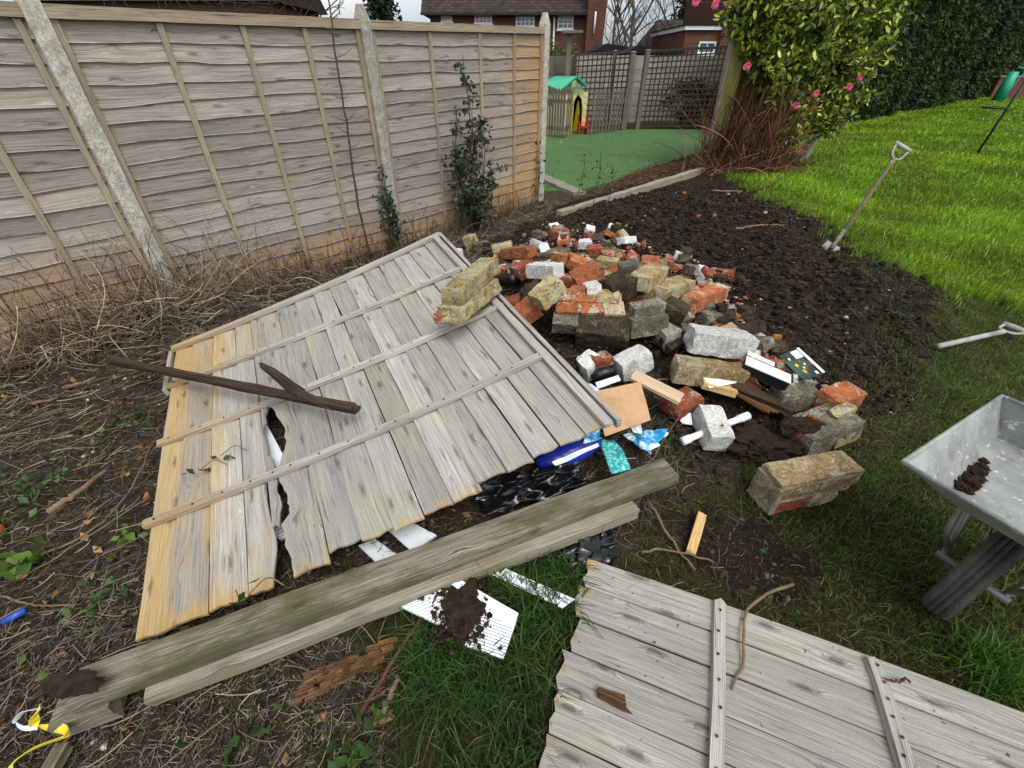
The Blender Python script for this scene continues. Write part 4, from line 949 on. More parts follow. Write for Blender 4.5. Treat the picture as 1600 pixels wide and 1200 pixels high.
# orange spot, disc
o = B((925,560),(955,552),.19,.19,.085,.05,'brick_red','rounded orange-red tile piece leaning on the white concrete lump',301,brk=(.2,.6),group=GRP)
o = B((1122,660),(1130,666),.143,.143,.018,.006,'brick_orange','small orange chip on the white block at the front of the rubble',302,brk=(.3,.3),group=GRP)
# yellowish corner of the right end lump
t = thing('masonry_lump', 'crumbling mortared brick lump at the right end, with soil on top', 'masonry', GT(1280,660))
brick(GT(1246,672,.15), GT(1330,640,.17), .17, .10, 'brick_grey', None, 81, parent=t, brk=(.2, .1), name='mortar', rough=.012)
brick(GT(1252,688,.09), GT(1292,676,.10), .10, .075, 'brick_beige', None, 82, parent=t, brk=(.1, 0)); brick(GT(1296,676,.10), GT(1335,660,.11), .10, .075, 'brick_yellow', None, 83, parent=t)
brick(GT(1300,648,.185), GT(1332,630,.20), .06, .05, 'brick_yellow', None, 84, parent=t, brk=(.3, .1)); brick(GT(1240,668,.165), GT(1275,650,.17), .07, .05, 'brick_red', None, 85, parent=t, brk=(.3, .3))
# two-course block in front
t = thing('masonry_block', 'rendered two-course brick block standing on the worn grass by itself', 'masonry', GT(1260,790))
a0_, a1_ = G(1206,742,.185), G(1334,718,.18); dd, ss, nn_, LL = frame_from(a0_, a1_)
def off(p, x, y, z): return p+dd*x+ss*y+nn_*z
brick(off(a0_, 0, 0, 0), off(a1_, 0, 0, 0), .125, .014, 'brick_beige', None, 90, parent=t, name='render', rough=.006, brk=(.05, .12), res=(14, 6, 2))
brick(off(a0_, .01, .005, -.014), off(a1_, .0, .005, -.014), .14, .016, 'mortar_pale', None, 91, parent=t, name='render', rough=.006, brk=(.02, .02), res=(14, 6, 2))
brick(off(a0_, .0, 0, -.028), off(a0_, .2, 0, -.028), .128, .07, 'brick_beige', None, 92, parent=t); brick(off(a0_, .212, 0, -.028), off(a1_, -.01, 0, -.03), .128, .07, 'brick_beige', None, 93, parent=t, brk=(0, .05))
brick(off(a0_, .005, 0, -.10), off(a1_, -.02, 0, -.096), .12, .02, 'mortar_pale', None, 94, parent=t, name='mortar')
brick(off(a0_, .01, 0, -.118), off(a0_, .19, 0, -.112), .128, .07, 'brick_red', None, 95, parent=t); brick(off(a0_, .20, 0, -.118), off(a1_, -.07, 0, -.112), .128, .07, 'brick_beige', None, 96, parent=t, brk=(0, .2))
brick(off(a0_, -.008, .0, -.026), off(a0_, .03, .0, -.026), .135, .15, 'mortar_pale', None, 97, parent=t, name='mortar', rough=.016, brk=(.3, .1))
# filler bricks and fragments, alike
HEAP = GP([(760,400),(870,365),(960,385),(1060,430),(1150,470),(1170,560),(1270,600),(1330,650),(1200,640),(1050,600),(930,560),(850,520),(780,470)])
hx = [p[0] for p in HEAP]; hy = [p[1] for p in HEAP]; nfr = 0; tries = 0
CW = {'brick_red': 'red', 'brick_orange': 'orange', 'brick_dark': 'dark earthy', 'brick_grey': 'grey', 'brick_beige': 'beige', 'brick_white': 'white'}
while nfr < 275 and tries < 6000:
    tries += 1; x = rnd.uniform(min(hx), max(hx)); y = rnd.uniform(min(hy), max(hy))
    if not inpoly(np.array([x]), np.array([y]), HEAP)[0]: continue
    bigb = nfr < 160
    s_ = rnd.uniform(.13, .20) if bigb else rnd.uniform(.04, .11); az = rnd.uniform(0, 6.28); z = Hs(x, y)+(rnd.uniform(.03, .11)+.10*rnd.random()*float(gauss(x, y, cR, .6, .7)) if bigb else rnd.uniform(.02, .14))
    d_ = np.array([math.cos(az), math.sin(az), rnd.uniform(-.45, .45)])*s_/2; c_ = np.array([x, y, z]); mt = rnd.choice(['brick_red', 'brick_orange', 'brick_dark', 'brick_orange', 'brick_red', 'brick_grey', 'brick_dark', 'brick_beige', 'brick_grey', 'brick_white', 'brick_red', 'brick_dark'])
    vv_ = c_-np.array([0, 0, CAMH]); dp_ = vv_ @ Fv; pxx, pyy = 800+FPX*(vv_ @ Rv)/dp_, 600-FPX*(vv_ @ Uv)/dp_
    wh_ = 'along the back edge of the heap' if pyy < 405 else ('on the left of the heap by the panel' if pxx < 865 else ('around the four-brick slab in the middle' if pxx < 1040 and pyy < 520 else ('between the speckled white blocks at the front' if pxx < 1060 else ('on the right shoulder of the heap' if pyy < 520 else 'near the enamel strip at the right end'))))
    lab = ('%s half buried brick ' if bigb else 'small %s brick bit ') % CW[mt]+wh_
    brick(c_-d_, c_+d_, (.10 if bigb else s_*rnd.uniform(.5, .8)), (.07 if bigb else s_*rnd.uniform(.4, .6)), mt, lab, 400+nfr, roll=rnd.uniform(-.5, .5), brk=(rnd.uniform(0, .4), rnd.uniform(0, .4)), name='brick' if bigb else 'brick_fragment', group='%s bricks filling the heap' % CW[mt] if bigb else '%s brick bits filling the heap' % CW[mt], res=(8, 5, 4) if bigb else (4, 3, 3), rough=.009); nfr += 1
for i, (x_, y_, s_) in enumerate([(1092,336,.07),(1116,334,.06),(1166,326,.05),(1106,308,.07),(1138,302,.05),(1196,330,.05),(986,296,.10),(1215,524,.05),(1070,300,.06),(1130,318,.06),(1155,300,.05)]):
    c_ = GT(x_, y_, .03); az = rnd.uniform(0, 6.28); d_ = np.array([math.cos(az), math.sin(az), .1])*s_/2
    brick(c_-d_, c_+d_, s_*.7, s_*.4, 'brick_orange', 'orange brick chip lying loose on the dark dug soil', 600+i, brk=(.3, .3), name='brick_fragment', group='orange chips on the soil', res=(4, 3, 2))
o = tubes('black_pipe', [(curve_pts([GT(768,446,.10), GT(785,438,.12), GT(806,437,.12)], 8), .045)], M['black_plastic'], ns=14); tag(o, 'short black plastic pipe lying between the panel edge and the bricks', 'pipe')

# ================================================================== other rubbish in the heap
def sheet(name, quad, mat, label, cat, th=.004, wr=0.0, n=10, seed=0, kind=None, group=None, thick=None, freq=3.0):
    """crumpled thin sheet; quad = four world points"""
    a, b, c, d = [np.asarray(p, float) for p in quad]; V = []; uv = []
    nrm = np.cross(b-a, d-a); nrm /= np.linalg.norm(nrm); nrm = nrm if nrm[2] > 0 else -nrm; sz = np.linalg.norm(b-a); o = Vector((seed*3.1, seed*1.7, 0))
    for sd in (0, 1):
        for i in range(n+1):
            for j in range(n+1):
                u, v = i/n, j/n; p = a*(1-u)*(1-v)+b*u*(1-v)+c*u*v+d*(1-u)*v
                w = mnoise.noise(Vector((u*freq, v*freq, seed))+o)+.5*abs(mnoise.noise(Vector((u*freq*2.3, v*freq*2.3, seed+5))+o))
                if wr >= .04: w = 1.5*abs(mnoise.noise(Vector(p*7)+o))+.55*abs(mnoise.noise(Vector(p*15)+o))+.12*mnoise.noise(Vector(p*40)+o)-.3
                e = mnoise.noise(Vector((u*freq*1.3+9, v*freq*1.3, seed))+o)
                V.append(p+nrm*(wr*w-(th if sd else 0))+(b-a)/sz*wr*.6*e); uv.append((u, v))
    m = (n+1)**2; Fc = []; vi = lambda s, i, j: s*m+i*(n+1)+j
    for i in range(n):
        for j in range(n): Fc.append((vi(0,i,j), vi(0,i+1,j), vi(0,i+1,j+1), vi(0,i,j+1))); Fc.append((vi(1,i,j), vi(1,i,j+1), vi(1,i+1,j+1), vi(1,i+1,j)))
        for (p, q) in (((i, 0), (i+1, 0)), ((i+1, n), (i, n)), ((0, i+1), (0, i)), ((n, i), (n, i+1))): Fc.append((vi(0,*p), vi(1,*p), vi(1,*q), vi(0,*q)))
    ob = raw(name, V, Fc, M[mat], uv=uv, smooth=wr > .012); tag(ob, label, cat, group); return ob
def Q(*p): return [G(x, y, z) for x, y, z in p]
sheet('cardboard_sheet', Q((928,612,.30),(1001,596,.30),(1017,656,.22),(945,682,.20)), 'cardboard', 'square of brown cardboard at the right corner of the fallen panel', 'cardboard', .007, .004, 6, 1)
sheet('blue_film', Q((892,586,.27),(925,600,.30),(940,612,.29),(905,622,.26)), 'blue_print', 'pale blue printed film tucked above the cardboard sheet', 'plastic film', .002, .012, 8, 2)
sheet('printed_wrapper', Q((975,678,.10),(1010,672,.15),(1047,671,.13),(1016,712,.08)), 'blue_print', 'crumpled blue and white printed wrapper below the cardboard', 'wrapper', .002, .045, 16, 3, freq=4)
sheet('white_wrapper', Q((908,675,.22),(934,665,.22),(940,686,.18),(912,694,.19)), 'blue_print', 'small blue and white wrapper scrap under the panel corner', 'wrapper', .002, .02, 8, 6)
sheet('paper_scrap', Q((984,664,.15),(1000,660,.16),(1003,678,.13),(990,676,.13)), 'white_film', 'scrap of white paper just below the cardboard', 'paper', .002, .01, 5, 7)
sheet('teal_sheet', Q((934,690,.14),(958,684,.15),(988,732,.17),(955,742,.17)), 'teal_film', 'curved teal speckled foam sheet leaning on the mossy beam', 'foam sheet', .006, .02, 9, 4, freq=1.4)
# blue bag, padded
def blob(name, pts, rad, mat, label, cat, seed, amp=.3, ns=14, squash=1.0):
    pts = curve_pts(pts, 12); rad = np.interp(np.linspace(0, 1, 12), np.linspace(0, 1, len(rad)), rad); V, Fc = tube_geo(pts, rad, ns); V = np.array(V); o = Vector((seed*2.2, 1, 7))
    c = np.repeat(pts, ns, 0); out = []
    for v, cc_ in zip(V, c):
        d = v-cc_; d[2] *= squash; k_ = 1+amp*(mnoise.noise(Vector(v*9)+o)+.6*abs(mnoise.noise(Vector(v*23)+o))); out.append(cc_+d*k_)
    ob = raw(name, out, Fc, M[mat], smooth=True); tag(ob, label, cat); return ob
bb = thing('plastic_bag', 'shiny blue plastic bag with a white stripe under the edge of the fallen panel', 'plastic bag', GT(885,715))
o = blob('bag_body', [G(838,722,.10), G(880,708,.13), G(938,690,.15)], [.03, .075, .07, .02], 'blue_bag', None, None, 3, .35, 16, .7); o.parent = bb; o.location = Vector(o.location)-bb.location
st_ = sheet('stripe', Q((862,722,.185),(934,693,.195),(936,697,.19),(868,728,.18)), 'white_film', None, None, .003, .01, 8, 8); st_.parent = bb; st_.location = Vector(st_.location)-bb.location
# black sacks, crumpled sheets
sheet('black_sack', Q((736,764,.10),(890,712,.13),(930,752,.10),(762,812,.05)), 'black_sack', 'crumpled black plastic sack in the gap between panel and mossy beam', 'plastic sack', .004, .085, 40, 11, freq=5)
sheet('black_sack', Q((838,858,.06),(960,806,.08),(955,868,.03),(900,892,.02)), 'black_sack', 'black plastic sack sticking out in front of the pale timber', 'plastic sack', .004, .08, 34, 12, freq=5)
sheet('black_sack', Q((896,842,.07),(952,820,.06),(962,882,.02),(905,902,.02)), 'black_sack', 'greyish folds of torn black sack touching the tip of the lower right panel', 'plastic sack', .004, .04, 18, 15, freq=4)
# white plastic strips under the panel
for i, (q_, lab) in enumerate([
  (((392,664,.09),(412,654,.09),(456,736,.09),(432,746,.09)), 'white plastic strip seen through the split in the fallen panel'),
  (((604,826,.05),(636,812,.06),(682,836,.06),(644,862,.05)), 'white plastic board poking out from under the panel, right of two'),
  (((560,852,.03),(586,842,.03),(640,880,.03),(606,896,.03)), 'white plastic board poking out from under the panel, left of two'),
  (((752,890,.08),(776,882,.09),(898,936,.08),(878,950,.08)), 'white plastic board lying in the grass below the pale timber')]):
    sheet('white_board', Q(*q_), 'white_plastic', lab, 'plastic board', .012, .002, 4, 20+i)
# ribbed radiator-like panel
def ribbed(corners, n, label, seed, cut=None):
    a, b, c, d = [np.asarray(p, float) for p in corners]; t = thing('ribbed_panel', label, 'ribbed panel', (a+b+c+d)/4, 'white ribbed plastic panels')
    nrm = np.cross(b-a, d-a); nrm /= np.linalg.norm(nrm); nrm = nrm if nrm[2] > 0 else -nrm
    for i in range(n):
        f0, f1 = i/n, (i+.72)/n; p0, p1 = a+(d-a)*f0, b+(c-b)*f0; r0_, r1_ = a+(d-a)*f1, b+(c-b)*f1
        V = [p0, p1, r1_, r0_]; V = [v+nrm*.012 for v in V]+[v-nrm*.004 for v in V]
        raw('rib', V, [(0,1,2,3), (7,6,5,4), (0,4,5,1), (1,5,6,2), (2,6,7,3), (3,7,4,0)], M['white_plastic'], t)
    V = [v-nrm*.006 for v in (a, b, c, d)]+[v-nrm*.012 for v in (a, b, c, d)]
    raw('backing', V, [(0,1,2,3), (7,6,5,4), (0,4,5,1), (1,5,6,2), (2,6,7,3), (3,7,4,0)], M['black_plastic'], t)
    return t
ribbed(Q((688,918,.10),(620,946,.09),(700,985,.09),(752,960,.10)), 13, 'white ribbed plastic panel half under the pale timber', 1)
ribbed(Q((808,968,.10),(762,950,.10),(722,1010,.08),(786,1032,.08)), 14, 'tilted white ribbed plastic piece with soil on its left half', 2)
sheet('white_board', Q((704,912,.12),(720,906,.12),(810,958,.11),(800,982,.11)), 'white_plastic', 'white edge strip above the soil heap on the ribbed plastic', 'plastic board', .012, .002, 4, 31)
ribbed(Q((428,806,.05),(410,818,.04),(440,846,.03),(458,838,.04)), 8, 'small ribbed plastic end showing in the gap of the fallen panel', 4)
def clod(name, c, r, label, cat, mat='soil_clod', seed=0, sq=.6, sub=3, amp=.5, group=None):
    bm = bmesh.new(); bmesh.ops.create_icosphere(bm, subdivisions=sub, radius=1.0); o = Vector((seed*1.7, seed*.6, 3)); rx, ry = (r if isinstance(r, tuple) else (r, r))
    for v in bm.verts:
        k_ = 1+amp*(mnoise.noise(v.co*1.7+o)+.6*mnoise.noise(v.co*4.5+o)+.4*mnoise.noise(v.co*11+o)); v.co = Vector((v.co.x*rx*k_, v.co.y*ry*k_, v.co.z*min(rx, ry)*sq*k_))
    me = bpy.data.meshes.new(name); bm.to_mesh(me); bm.free(); ob = link(name, me, M[mat], None, tuple(c)); tag(ob, label, cat, group); return ob
clod('soil_clump', G(722,952,.11), (.06, .08), 'pile of dark crumbly soil spilled on the white ribbed plastic', 'soil', seed=3, sq=.5, sub=5, amp=.42)
clod('soil_clump', GT(1185,695,.04), (.16, .09), 'dark crumbly turf clump in front of the right end of the rubble', 'soil', seed=5, sq=.6, sub=5, amp=.42)
clod('soil_clump', GT(1252,662,.15), (.09, .05), 'loose soil lying on the crumbling lump at the right end', 'soil', seed=8, sq=.4, sub=5, amp=.42)
clod('soil_clump', G(112,1068,.222), (.075, .03), 'smear of dark soil on the left end of the mossy beam', 'soil', seed=6, sq=.12, sub=5, amp=.42)
# wood in the heap
timber('light_plank', GT(990,584,.20), GT(1066,622,.17), .085, .018, 'wood_plank', 'light tan plank lying over the dark red brick', 'plank', seed=41)
timber('wood_block', GT(1098,592,.15), GT(1150,606,.14), .085, .035, 'wood_raw', 'wood block with white painted top in front of the long beige block', 'wood block', seed=42)
sheet('paint_skin', [GT(1097,584,.158), GT(1143,582,.155), GT(1152,598,.148), GT(1108,606,.152)], 'white_enamel', 'white painted face on the wood block', 'painted face', .003, .001, 3, 40)
timber('dark_plank', GT(1150,596,.15), GT(1240,640,.10), .07, .03, 'wood_dark', 'dark wet plank running down from the long beige block', 'plank', seed=43, rough=.008)
for i in range(7): timber('split_lath', GT(1135+i*5,604+i*1.5,.13-.006*i), GT(1196+i*7,642+i*.5,.09), .012, .010, 'wood_brown', 'thin split lath fanned out beside the dark wet plank', 'lath', seed=50+i, group='split laths by the dark plank')
t = thing('enamel_strip', 'white enamel strip with black underside on the right of the rubble', 'enamel strip', GT(1200,580))
a_, b_ = GT(1166,562,.22), GT(1236,592,.20); d2, s2, n2, L2 = frame_from(a_, b_); bar('face', a_, b_, .085, .006, M['white_enamel'], t, seed=2); bar('underside', a_-n2*.0065, b_-n2*.0065, .08, .05, M['black_plastic'], t, seed=3)
bar('upper_strip', a_+s2*.075+n2*.004, a_+d2*L2*.62+s2*.075+n2*.002, .04, .006, M['white_enamel'], t, seed=4)
t = thing('booklet', 'glossy dark green booklet with white corner lying behind the enamel strip', 'booklet', GT(1250,570))
ck = [GT(1216,556,.13), GT(1246,545,.15), GT(1288,584,.10), GT(1255,594,.10)]
def bprt(u, v, dz=0): c = ck[0]*(1-u)*(1-v)+ck[1]*u*(1-v)+ck[2]*u*v+ck[3]*(1-u)*v; return c+np.array([0, 0, dz])
def bpatch(nm, u0, u1, v0, v1, z, mt): V = [bprt(u0,v0,z), bprt(u1,v0,z), bprt(u1,v1,z), bprt(u0,v1,z)]; V += [v-[0,0,.003] for v in V]; raw(nm, V, [(0,1,2,3), (7,6,5,4), (0,4,5,1), (1,5,6,2), (2,6,7,3), (3,7,4,0)], M[mt], t)
bpatch('cover', 0, .9, 0, 1, 0, 'booklet_cover'); bpatch('spine', .92, 1.04, 0, .98, .008, 'white_enamel'); bpatch('label_patch', .55, .9, .03, .3, .0034, 'white_film')
for i, (u, v, w_, mt) in enumerate([(.25,.45,.09,'yellow_ribbon'),(.45,.6,.07,'yellow_ribbon'),(.3,.7,.12,'yellow_plastic'),(.6,.5,.06,'white_film'),(.2,.2,.08,'white_film'),(.7,.85,.1,'white_film'),(.5,.38,.05,'orange_plastic')]): bpatch('printed_patch', u, u+w_, v, v+w_, .0035+i*.0003, mt)
t = thing('white_pipe', 'short white plastic waste pipe passing under the orange-spotted block', 'pipe', GT(1115,668))
pp = [GT(1066,690,.07), GT(1090,680,.075), GT(1162,652,.085)]; tubes('tube', [(curve_pts(pp, 8), .017)], M['white_plastic'], t, 14)
tubes('end_collar', [([pp[2]-(pp[2]-pp[1])*.12, pp[2]+(pp[2]-pp[1])*.1], .021)], M['white_plastic'], t, 14); tubes('end_collar', [([pp[0], pp[0]+(pp[1]-pp[0])*.5], .021)], M['white_plastic'], t, 14)
o = blob('green_bottle', [GT(925,592,.12), GT(940,584,.15), GT(962,578,.15)], [.02, .03, .03, .012], 'black_plastic', 'dark green plastic bottle below the orange tile disc', 'bottle', 6, .1, 14)
sheet('label_strip', Q((930,598,.26),(966,586,.27),(970,594,.265),(934,607,.255)), 'white_film', 'white label strip lying in front of the dark bottle', 'label', .004, .004, 5, 44)
sheet('tile_scrap', [GT(1058,648,.06), GT(1080,645,.07), GT(1082,664,.05), GT(1066,662,.04)], 'white_film', 'pale triangular tile scrap in front of the dark red brick', 'tile', .006, .004, 4, 45)

# ================================================================== small things on the ground
timber('wood_offcut', GT(1080,862,.035), GT(1098,802,.04), .034, .022, 'wood_raw', 'fresh yellow wood offcut lying on the bare soil patch', 'wood offcut', seed=61)
t = thing('rotten_board', 'cracked reddish rotten board piece lying in the lower left litter', 'rotten wood', GT(520,1050))
for i in range(5):
    for j in range(7):
        if rnd.random() < .22: continue
        p_ = GT(455+j*20+i*7-(10 if i > 3 else 0), 1078-j*8.5-i*9.5+18, .015+rnd.uniform(0, .03)); q_ = GT(455+(j+.88)*20+i*7, 1078-(j+.88)*8.5-i*9.5+18, .02+rnd.uniform(0, .012))
        bar('splinter', p_, q_, .020, .014, M['wood_rot'], t, rough=.007, nu=3, seed=700+i*9+j)
def stick(pts, r, label, mat='bark_pale', seed=0, group=None, jit=.003, cat='stick', name='stick', n=14):
    P = curve_pts(pts, n, jit, seed); o = tubes(name, [(P, np.linspace(r, r*.55, n))], M[mat], ns=7); tag(o, label, cat, group)
stick([GT(556,1128,.02), GT(622,1020,.05), GT(684,930,.10)], .008, 'long brown stick leaning from the grass onto the white ribbed plastic', 'twig_red', 1)
stick([GT(594,1130,.02), GT(610,1090,.03), GT(622,1054,.05)], .012, 'thick barkless stick end beside the long brown stick', 'bark_pale', 2)
stick([GT(1012,782,.03), GT(1045,835,.03), GT(1086,892,.03)], .007, 'thin stick slanting down beside the yellow wood offcut', 'bark_pale', 3)
stick([GT(1002,864,.02), GT(1040,858,.03), GT(1116,877,.02)], .006, 'thin stick lying across the soil below the yellow offcut', 'bark_pale', 4)
stick([G(1240,912,.05), G(1196,930,.09), G(1166,962,.10), G(1160,1020,.10), G(1148,1078,.09)], .006, 'bent grey twig lying over the top edge of the lower right panel', 'bark_pale', 5)
stick([G(1420,1062,.10), G(1396,1064,.105), G(1380,1062,.10)], .004, 'short reddish twig beside the right batten of the lower panel', 'twig_red', 6)
stick([GT(76,800,.02), GT(120,770,.04), GT(165,735,.04)], .016, 'brown split stake lying in the litter left of the fallen panel', 'bark_pale', 7)
stick([GT(1150,358,.03), GT(1185,352,.04), GT(1225,352,.03)], .010, 'thin pale root lying on the far soil', 'bark_pale', 9)
stick([GT(1190,295,.06), GT(1222,279,.09)], .022, 'short dark stake lying on the lawn edge near the camellia', 'bark', 10, n=5)
stick([GT(1112,298,.03), GT(1160,299,.03)], .015, 'pale length of root lying at the back of the soil', 'bark_pale', 11, n=5)
stick([GT(100,606,.03), GT(130,598,.04), GT(150,590,.04)], .012, 'pale broken twig lying in the dead stems on the left', 'bark_pale', 12)
stick([GT(40,632,.03), GT(70,627,.04), GT(95,620,.03)], .010, 'pale root piece nearer the left edge among dead stems', 'bark_pale', 13)
stick([GT(1300,640,.03), GT(1360,670,.01), GT(1420,700,.01)], .004, 'thin dark twig trailing from the rubble end toward the wheelbarrow', 'twig_red', 14)
o = tubes('blue_pipe', [([GT(6,972,.03), GT(40,953,.03)], .012)], M['blue_pipe'], ns=10); tag(o, 'short blue plastic pipe bit at the left edge', 'pipe')
o = clod('orange_ball', GT(-14,832,.03), (.04, .04), 'orange plastic object cut off by the left edge', 'toy', 'orange_plastic', 3, .9, 3, .05)
# yellow strap
def ribbon(name, pts, w, mat, label, cat, th=.0015, n=30, tw=None):
    P = curve_pts(pts, n); T = np.gradient(P, axis=0); T /= np.linalg.norm(T, axis=1)[:, None]; V = []
    for i in range(n):
        up = np.array([0, 0, 1.0]); a_ = (np.interp(i/(n-1), np.linspace(0, 1, len(tw)), tw) if tw is not None else 0); s = np.cross(up, T[i]); s /= np.linalg.norm(s)+1e-9; nn3 = np.cross(T[i], s); s = s*math.cos(a_)+nn3*math.sin(a_); m_ = np.cross(T[i], s)
        V += [P[i]+s*w/2, P[i]-s*w/2, P[i]-s*w/2-m_*th, P[i]+s*w/2-m_*th]
    Fc = [(i*4+j, i*4+(j+1) % 4, (i+1)*4+(j+1) % 4, (i+1)*4+j) for i in range(n-1) for j in range(4)]+[(3,2,1,0), tuple(4*(n-1)+j for j in range(4))]
    o = raw(name, V, Fc, M[mat], smooth=False); tag(o, label, cat); return o
ribbon('strap', [G(62,1104,.16), G(52,1122,.14), G(64,1136,.10), G(98,1139,.12), G(102,1150,.13), G(60,1166,.08), G(22,1190,.04), G(10,1215,.04)], .022, 'yellow_ribbon', 'twisted yellow plastic strap in the bottom left corner', 'strap', tw=[.2, 1.2, 1.4, .5, 1.3, 1.2, .6, .4])
ribbon('strap', [G(62,1106,.15), G(36,1112,.10), G(24,1128,.06), G(36,1138,.06), G(58,1136,.08)], .014, 'white_film', 'clear white strap loop at the end of the timber stub', 'strap', tw=[.8, 1.0, 1.2, 1.0, .8])
timber('timber_offcut', G(66,1212,.05), G(96,1162,.05), .035, .03, 'wood_beam', 'narrow mossy lath cut off by the bottom left corner', 'timber', seed=77, nu=5)
# ================================================================== spades
def spade(grip, foot, zg, zf, label, blade_dir, seed=0, blade=True):
    g_, f_ = G(*grip, zg), np.asarray(foot, float); t = thing('garden_spade', label, 'spade', f_, 'garden spades'); d = (g_-f_); L = np.linalg.norm(d); d /= L
    s = np.array([blade_dir[0], blade_dir[1], 0.0]); s -= d*(s @ d); s /= np.linalg.norm(s); nn3 = np.cross(d, s)
    y = g_-d*.13
    tubes('shaft', [([f_, f_+(y-f_)*.5, y], [.018, .017, .016])], M['shovel_wood' if blade else 'handle_grey'], t, 10)
    tubes('yoke', [(curve_pts([y-d*.06, y, y+d*.03+s*.045, y+d*.12+s*.065], 10), [.015]*3+[.009]*7), (curve_pts([y-d*.06, y, y+d*.03-s*.045, y+d*.12-s*.065], 10), [.015]*3+[.009]*7)], M['handle_grey'], t, 8)
    tubes('hand_grip', [([y+d*.12-s*.078, y+d*.12-s*.03, y+d*.12+s*.03, y+d*.12+s*.078], [.017, .019, .019, .017])], M['handle_grey'], t, 12)
    if blade:
        V = []; 
        for off_ in (.004, -.004):
            for u, w in ((.0, .07), (.0, -.07), (.09, -.085), (.2, -.08), (.255, 0), (.2, .08), (.09, .085)): V.append(f_-d*(u-.02)+s*w+nn3*(off_+.02*(abs(w)/.085)**2))
        n = 7; raw('blade', V, [tuple(range(n)), tuple(range(2*n-1, n-1, -1))]+[(i, i+n, (i+1) % n+n, (i+1) % n) for i in range(n)], M['shovel_steel'], t)
        tubes('socket', [([f_-d*.03, f_+d*.16], [.022, .020])], M['shovel_steel'], t, 10)
    return t
fs = GT(1302,384,.04)
dist = fs[1]
gp = A(1412,228, fs[1]+.35)
spade((1412,228), fs, gp[2], 0, 'garden spade stuck upright in the soil at the edge of the lawn', (1, -.1), 1)
f2 = GT(1466,541,.04); g2 = G(1592,513,.06)
spade((1590,513), f2, Hs(g2[0], g2[1])+.08, 0, 'spade lying flat on the grass above the wheelbarrow, its handle to the right', (.3, 1), 2, blade=False)

# ================================================================== wheelbarrow
FL_, BL_ = G(1410,722,.58), G(1556,628,.58)
u_ = BL_-FL_; u_[2] = 0; u_ /= np.linalg.norm(u_); v_ = np.array([u_[1], -u_[0], 0]); z_ = np.array([0, 0, 1.0])
wb = thing('wheelbarrow', 'galvanised wheelbarrow with clods in its tray at the right edge', 'wheelbarrow', FL_*[1, 1, 0]+u_*.4+v_*.3)
def wp(x, y, z): return FL_*[1, 1, 0]+u_*x+v_*y+z_*z
def tray():
    W = .66; LB = np.linalg.norm((BL_-FL_)[:2])+.02
    rr_ = .007; rim = [(0, 0, .58), (LB, .0, .60), (LB+.02, W, .60), (0, W, .58)]; zb_ = .44
    def inv(px, py, z): q = G(px, py, z)-FL_; return (float(q @ u_), float(q @ v_), z)
    b0_, b1_ = inv(1476, 778, zb_), inv(1558, 684, zb_); bot = [b0_, b1_, (b1_[0], W-.1, zb_), (b0_[0], W-.1, zb_)]
    n = 6; V = []; Fc = []
    def patch(a, b, c, d, name, mat, th=.004):
        a, b, c, d = [wp(*p) for p in (a, b, c, d)]; nr = np.cross(b-a, d-a); nr /= np.linalg.norm(nr); V = []; uv = []
        for sd in (0, 1):
            for i in range(n+1):
                for j in range(n+1):
                    p = (a*(1-i/n)+b*i/n)*(1-j/n)+(d*(1-i/n)+c*i/n)*j/n; w_ = .006*mnoise.noise(Vector(p*6)); V.append(p+nr*(w_-(th if sd else 0))); uv.append((i/n, j/n))
        m = (n+1)**2; F2 = []; vi = lambda s, i, j: s*m+i*(n+1)+j
        for i in range(n):
            for j in range(n): F2.append((vi(0,i,j), vi(0,i+1,j), vi(0,i+1,j+1), vi(0,i,j+1))); F2.append((vi(1,i,j), vi(1,i,j+1), vi(1,i+1,j+1), vi(1,i+1,j)))
            for (p, q) in (((i, 0), (i+1, 0)), ((i+1, n), (i, n)), ((0, i+1), (0, i)), ((n, i), (n, i+1))): F2.append((vi(0,*p), vi(1,*p), vi(1,*q), vi(0,*q)))
        return raw(name, V, F2, M[mat], wb, smooth=False)
    patch(bot[0], bot[1], bot[2], bot[3], 'tray_floor', 'galvanised')
    for i in range(4):
        j = (i+1) % 4; patch(rim[i], rim[j], bot[j], bot[i], 'tray_side', 'galvanised')
    tubes('rim', [([wp(*rim[i]) for i in (0, 1)], rr_), ([wp(*rim[i]) for i in (1, 2)], rr_), ([wp(*rim[i]) for i in (2, 3)], rr_), ([wp(*rim[i]) for i in (3, 0)], rr_)], M['galvanised'], wb, 8)
    return W, LB
W_, LB_ = tray()
wc = wp(.245, .28, .175)
# solid tyre
prof = [(-.036, .14), (-.040, .160), (-.032, .170), (-.020, .174), (-.016, .168), (-.012, .174), (-.003, .175), (0, .169), (.003, .175), (.012, .174), (.016, .168), (.020, .174), (.032, .170), (.040, .160), (.036, .14)]
V = []; NS = 40
for i in range(NS):
    a_ = 2*math.pi*i/NS
    for y_, r_ in prof: V.append(wc+v_*y_+(u_*math.cos(a_)+z_*math.sin(a_))*r_)
K_ = len(prof); Fc = [(i*K_+j, i*K_+(j+1) % K_, ((i+1) % NS)*K_+(j+1) % K_, ((i+1) % NS)*K_+j) for i in range(NS) for j in range(K_)]
wh = raw('wheel', [wc+v_*y_+(u_*math.cos(2*math.pi*i/24)+z_*math.sin(2*math.pi*i/24))*r_ for i in range(24) for y_, r_ in ((-.028, .02), (-.028, .143), (.028, .143), (.028, .02))], [(i*4+j, i*4+(j+1) % 4, ((i+1) % 24)*4+(j+1) % 4, ((i+1) % 24)*4+j) for i in range(24) for j in range(4)], M['steel_tube'], wb)
ty = raw('tyre', V, Fc, M['rubber'], wh, smooth=True)
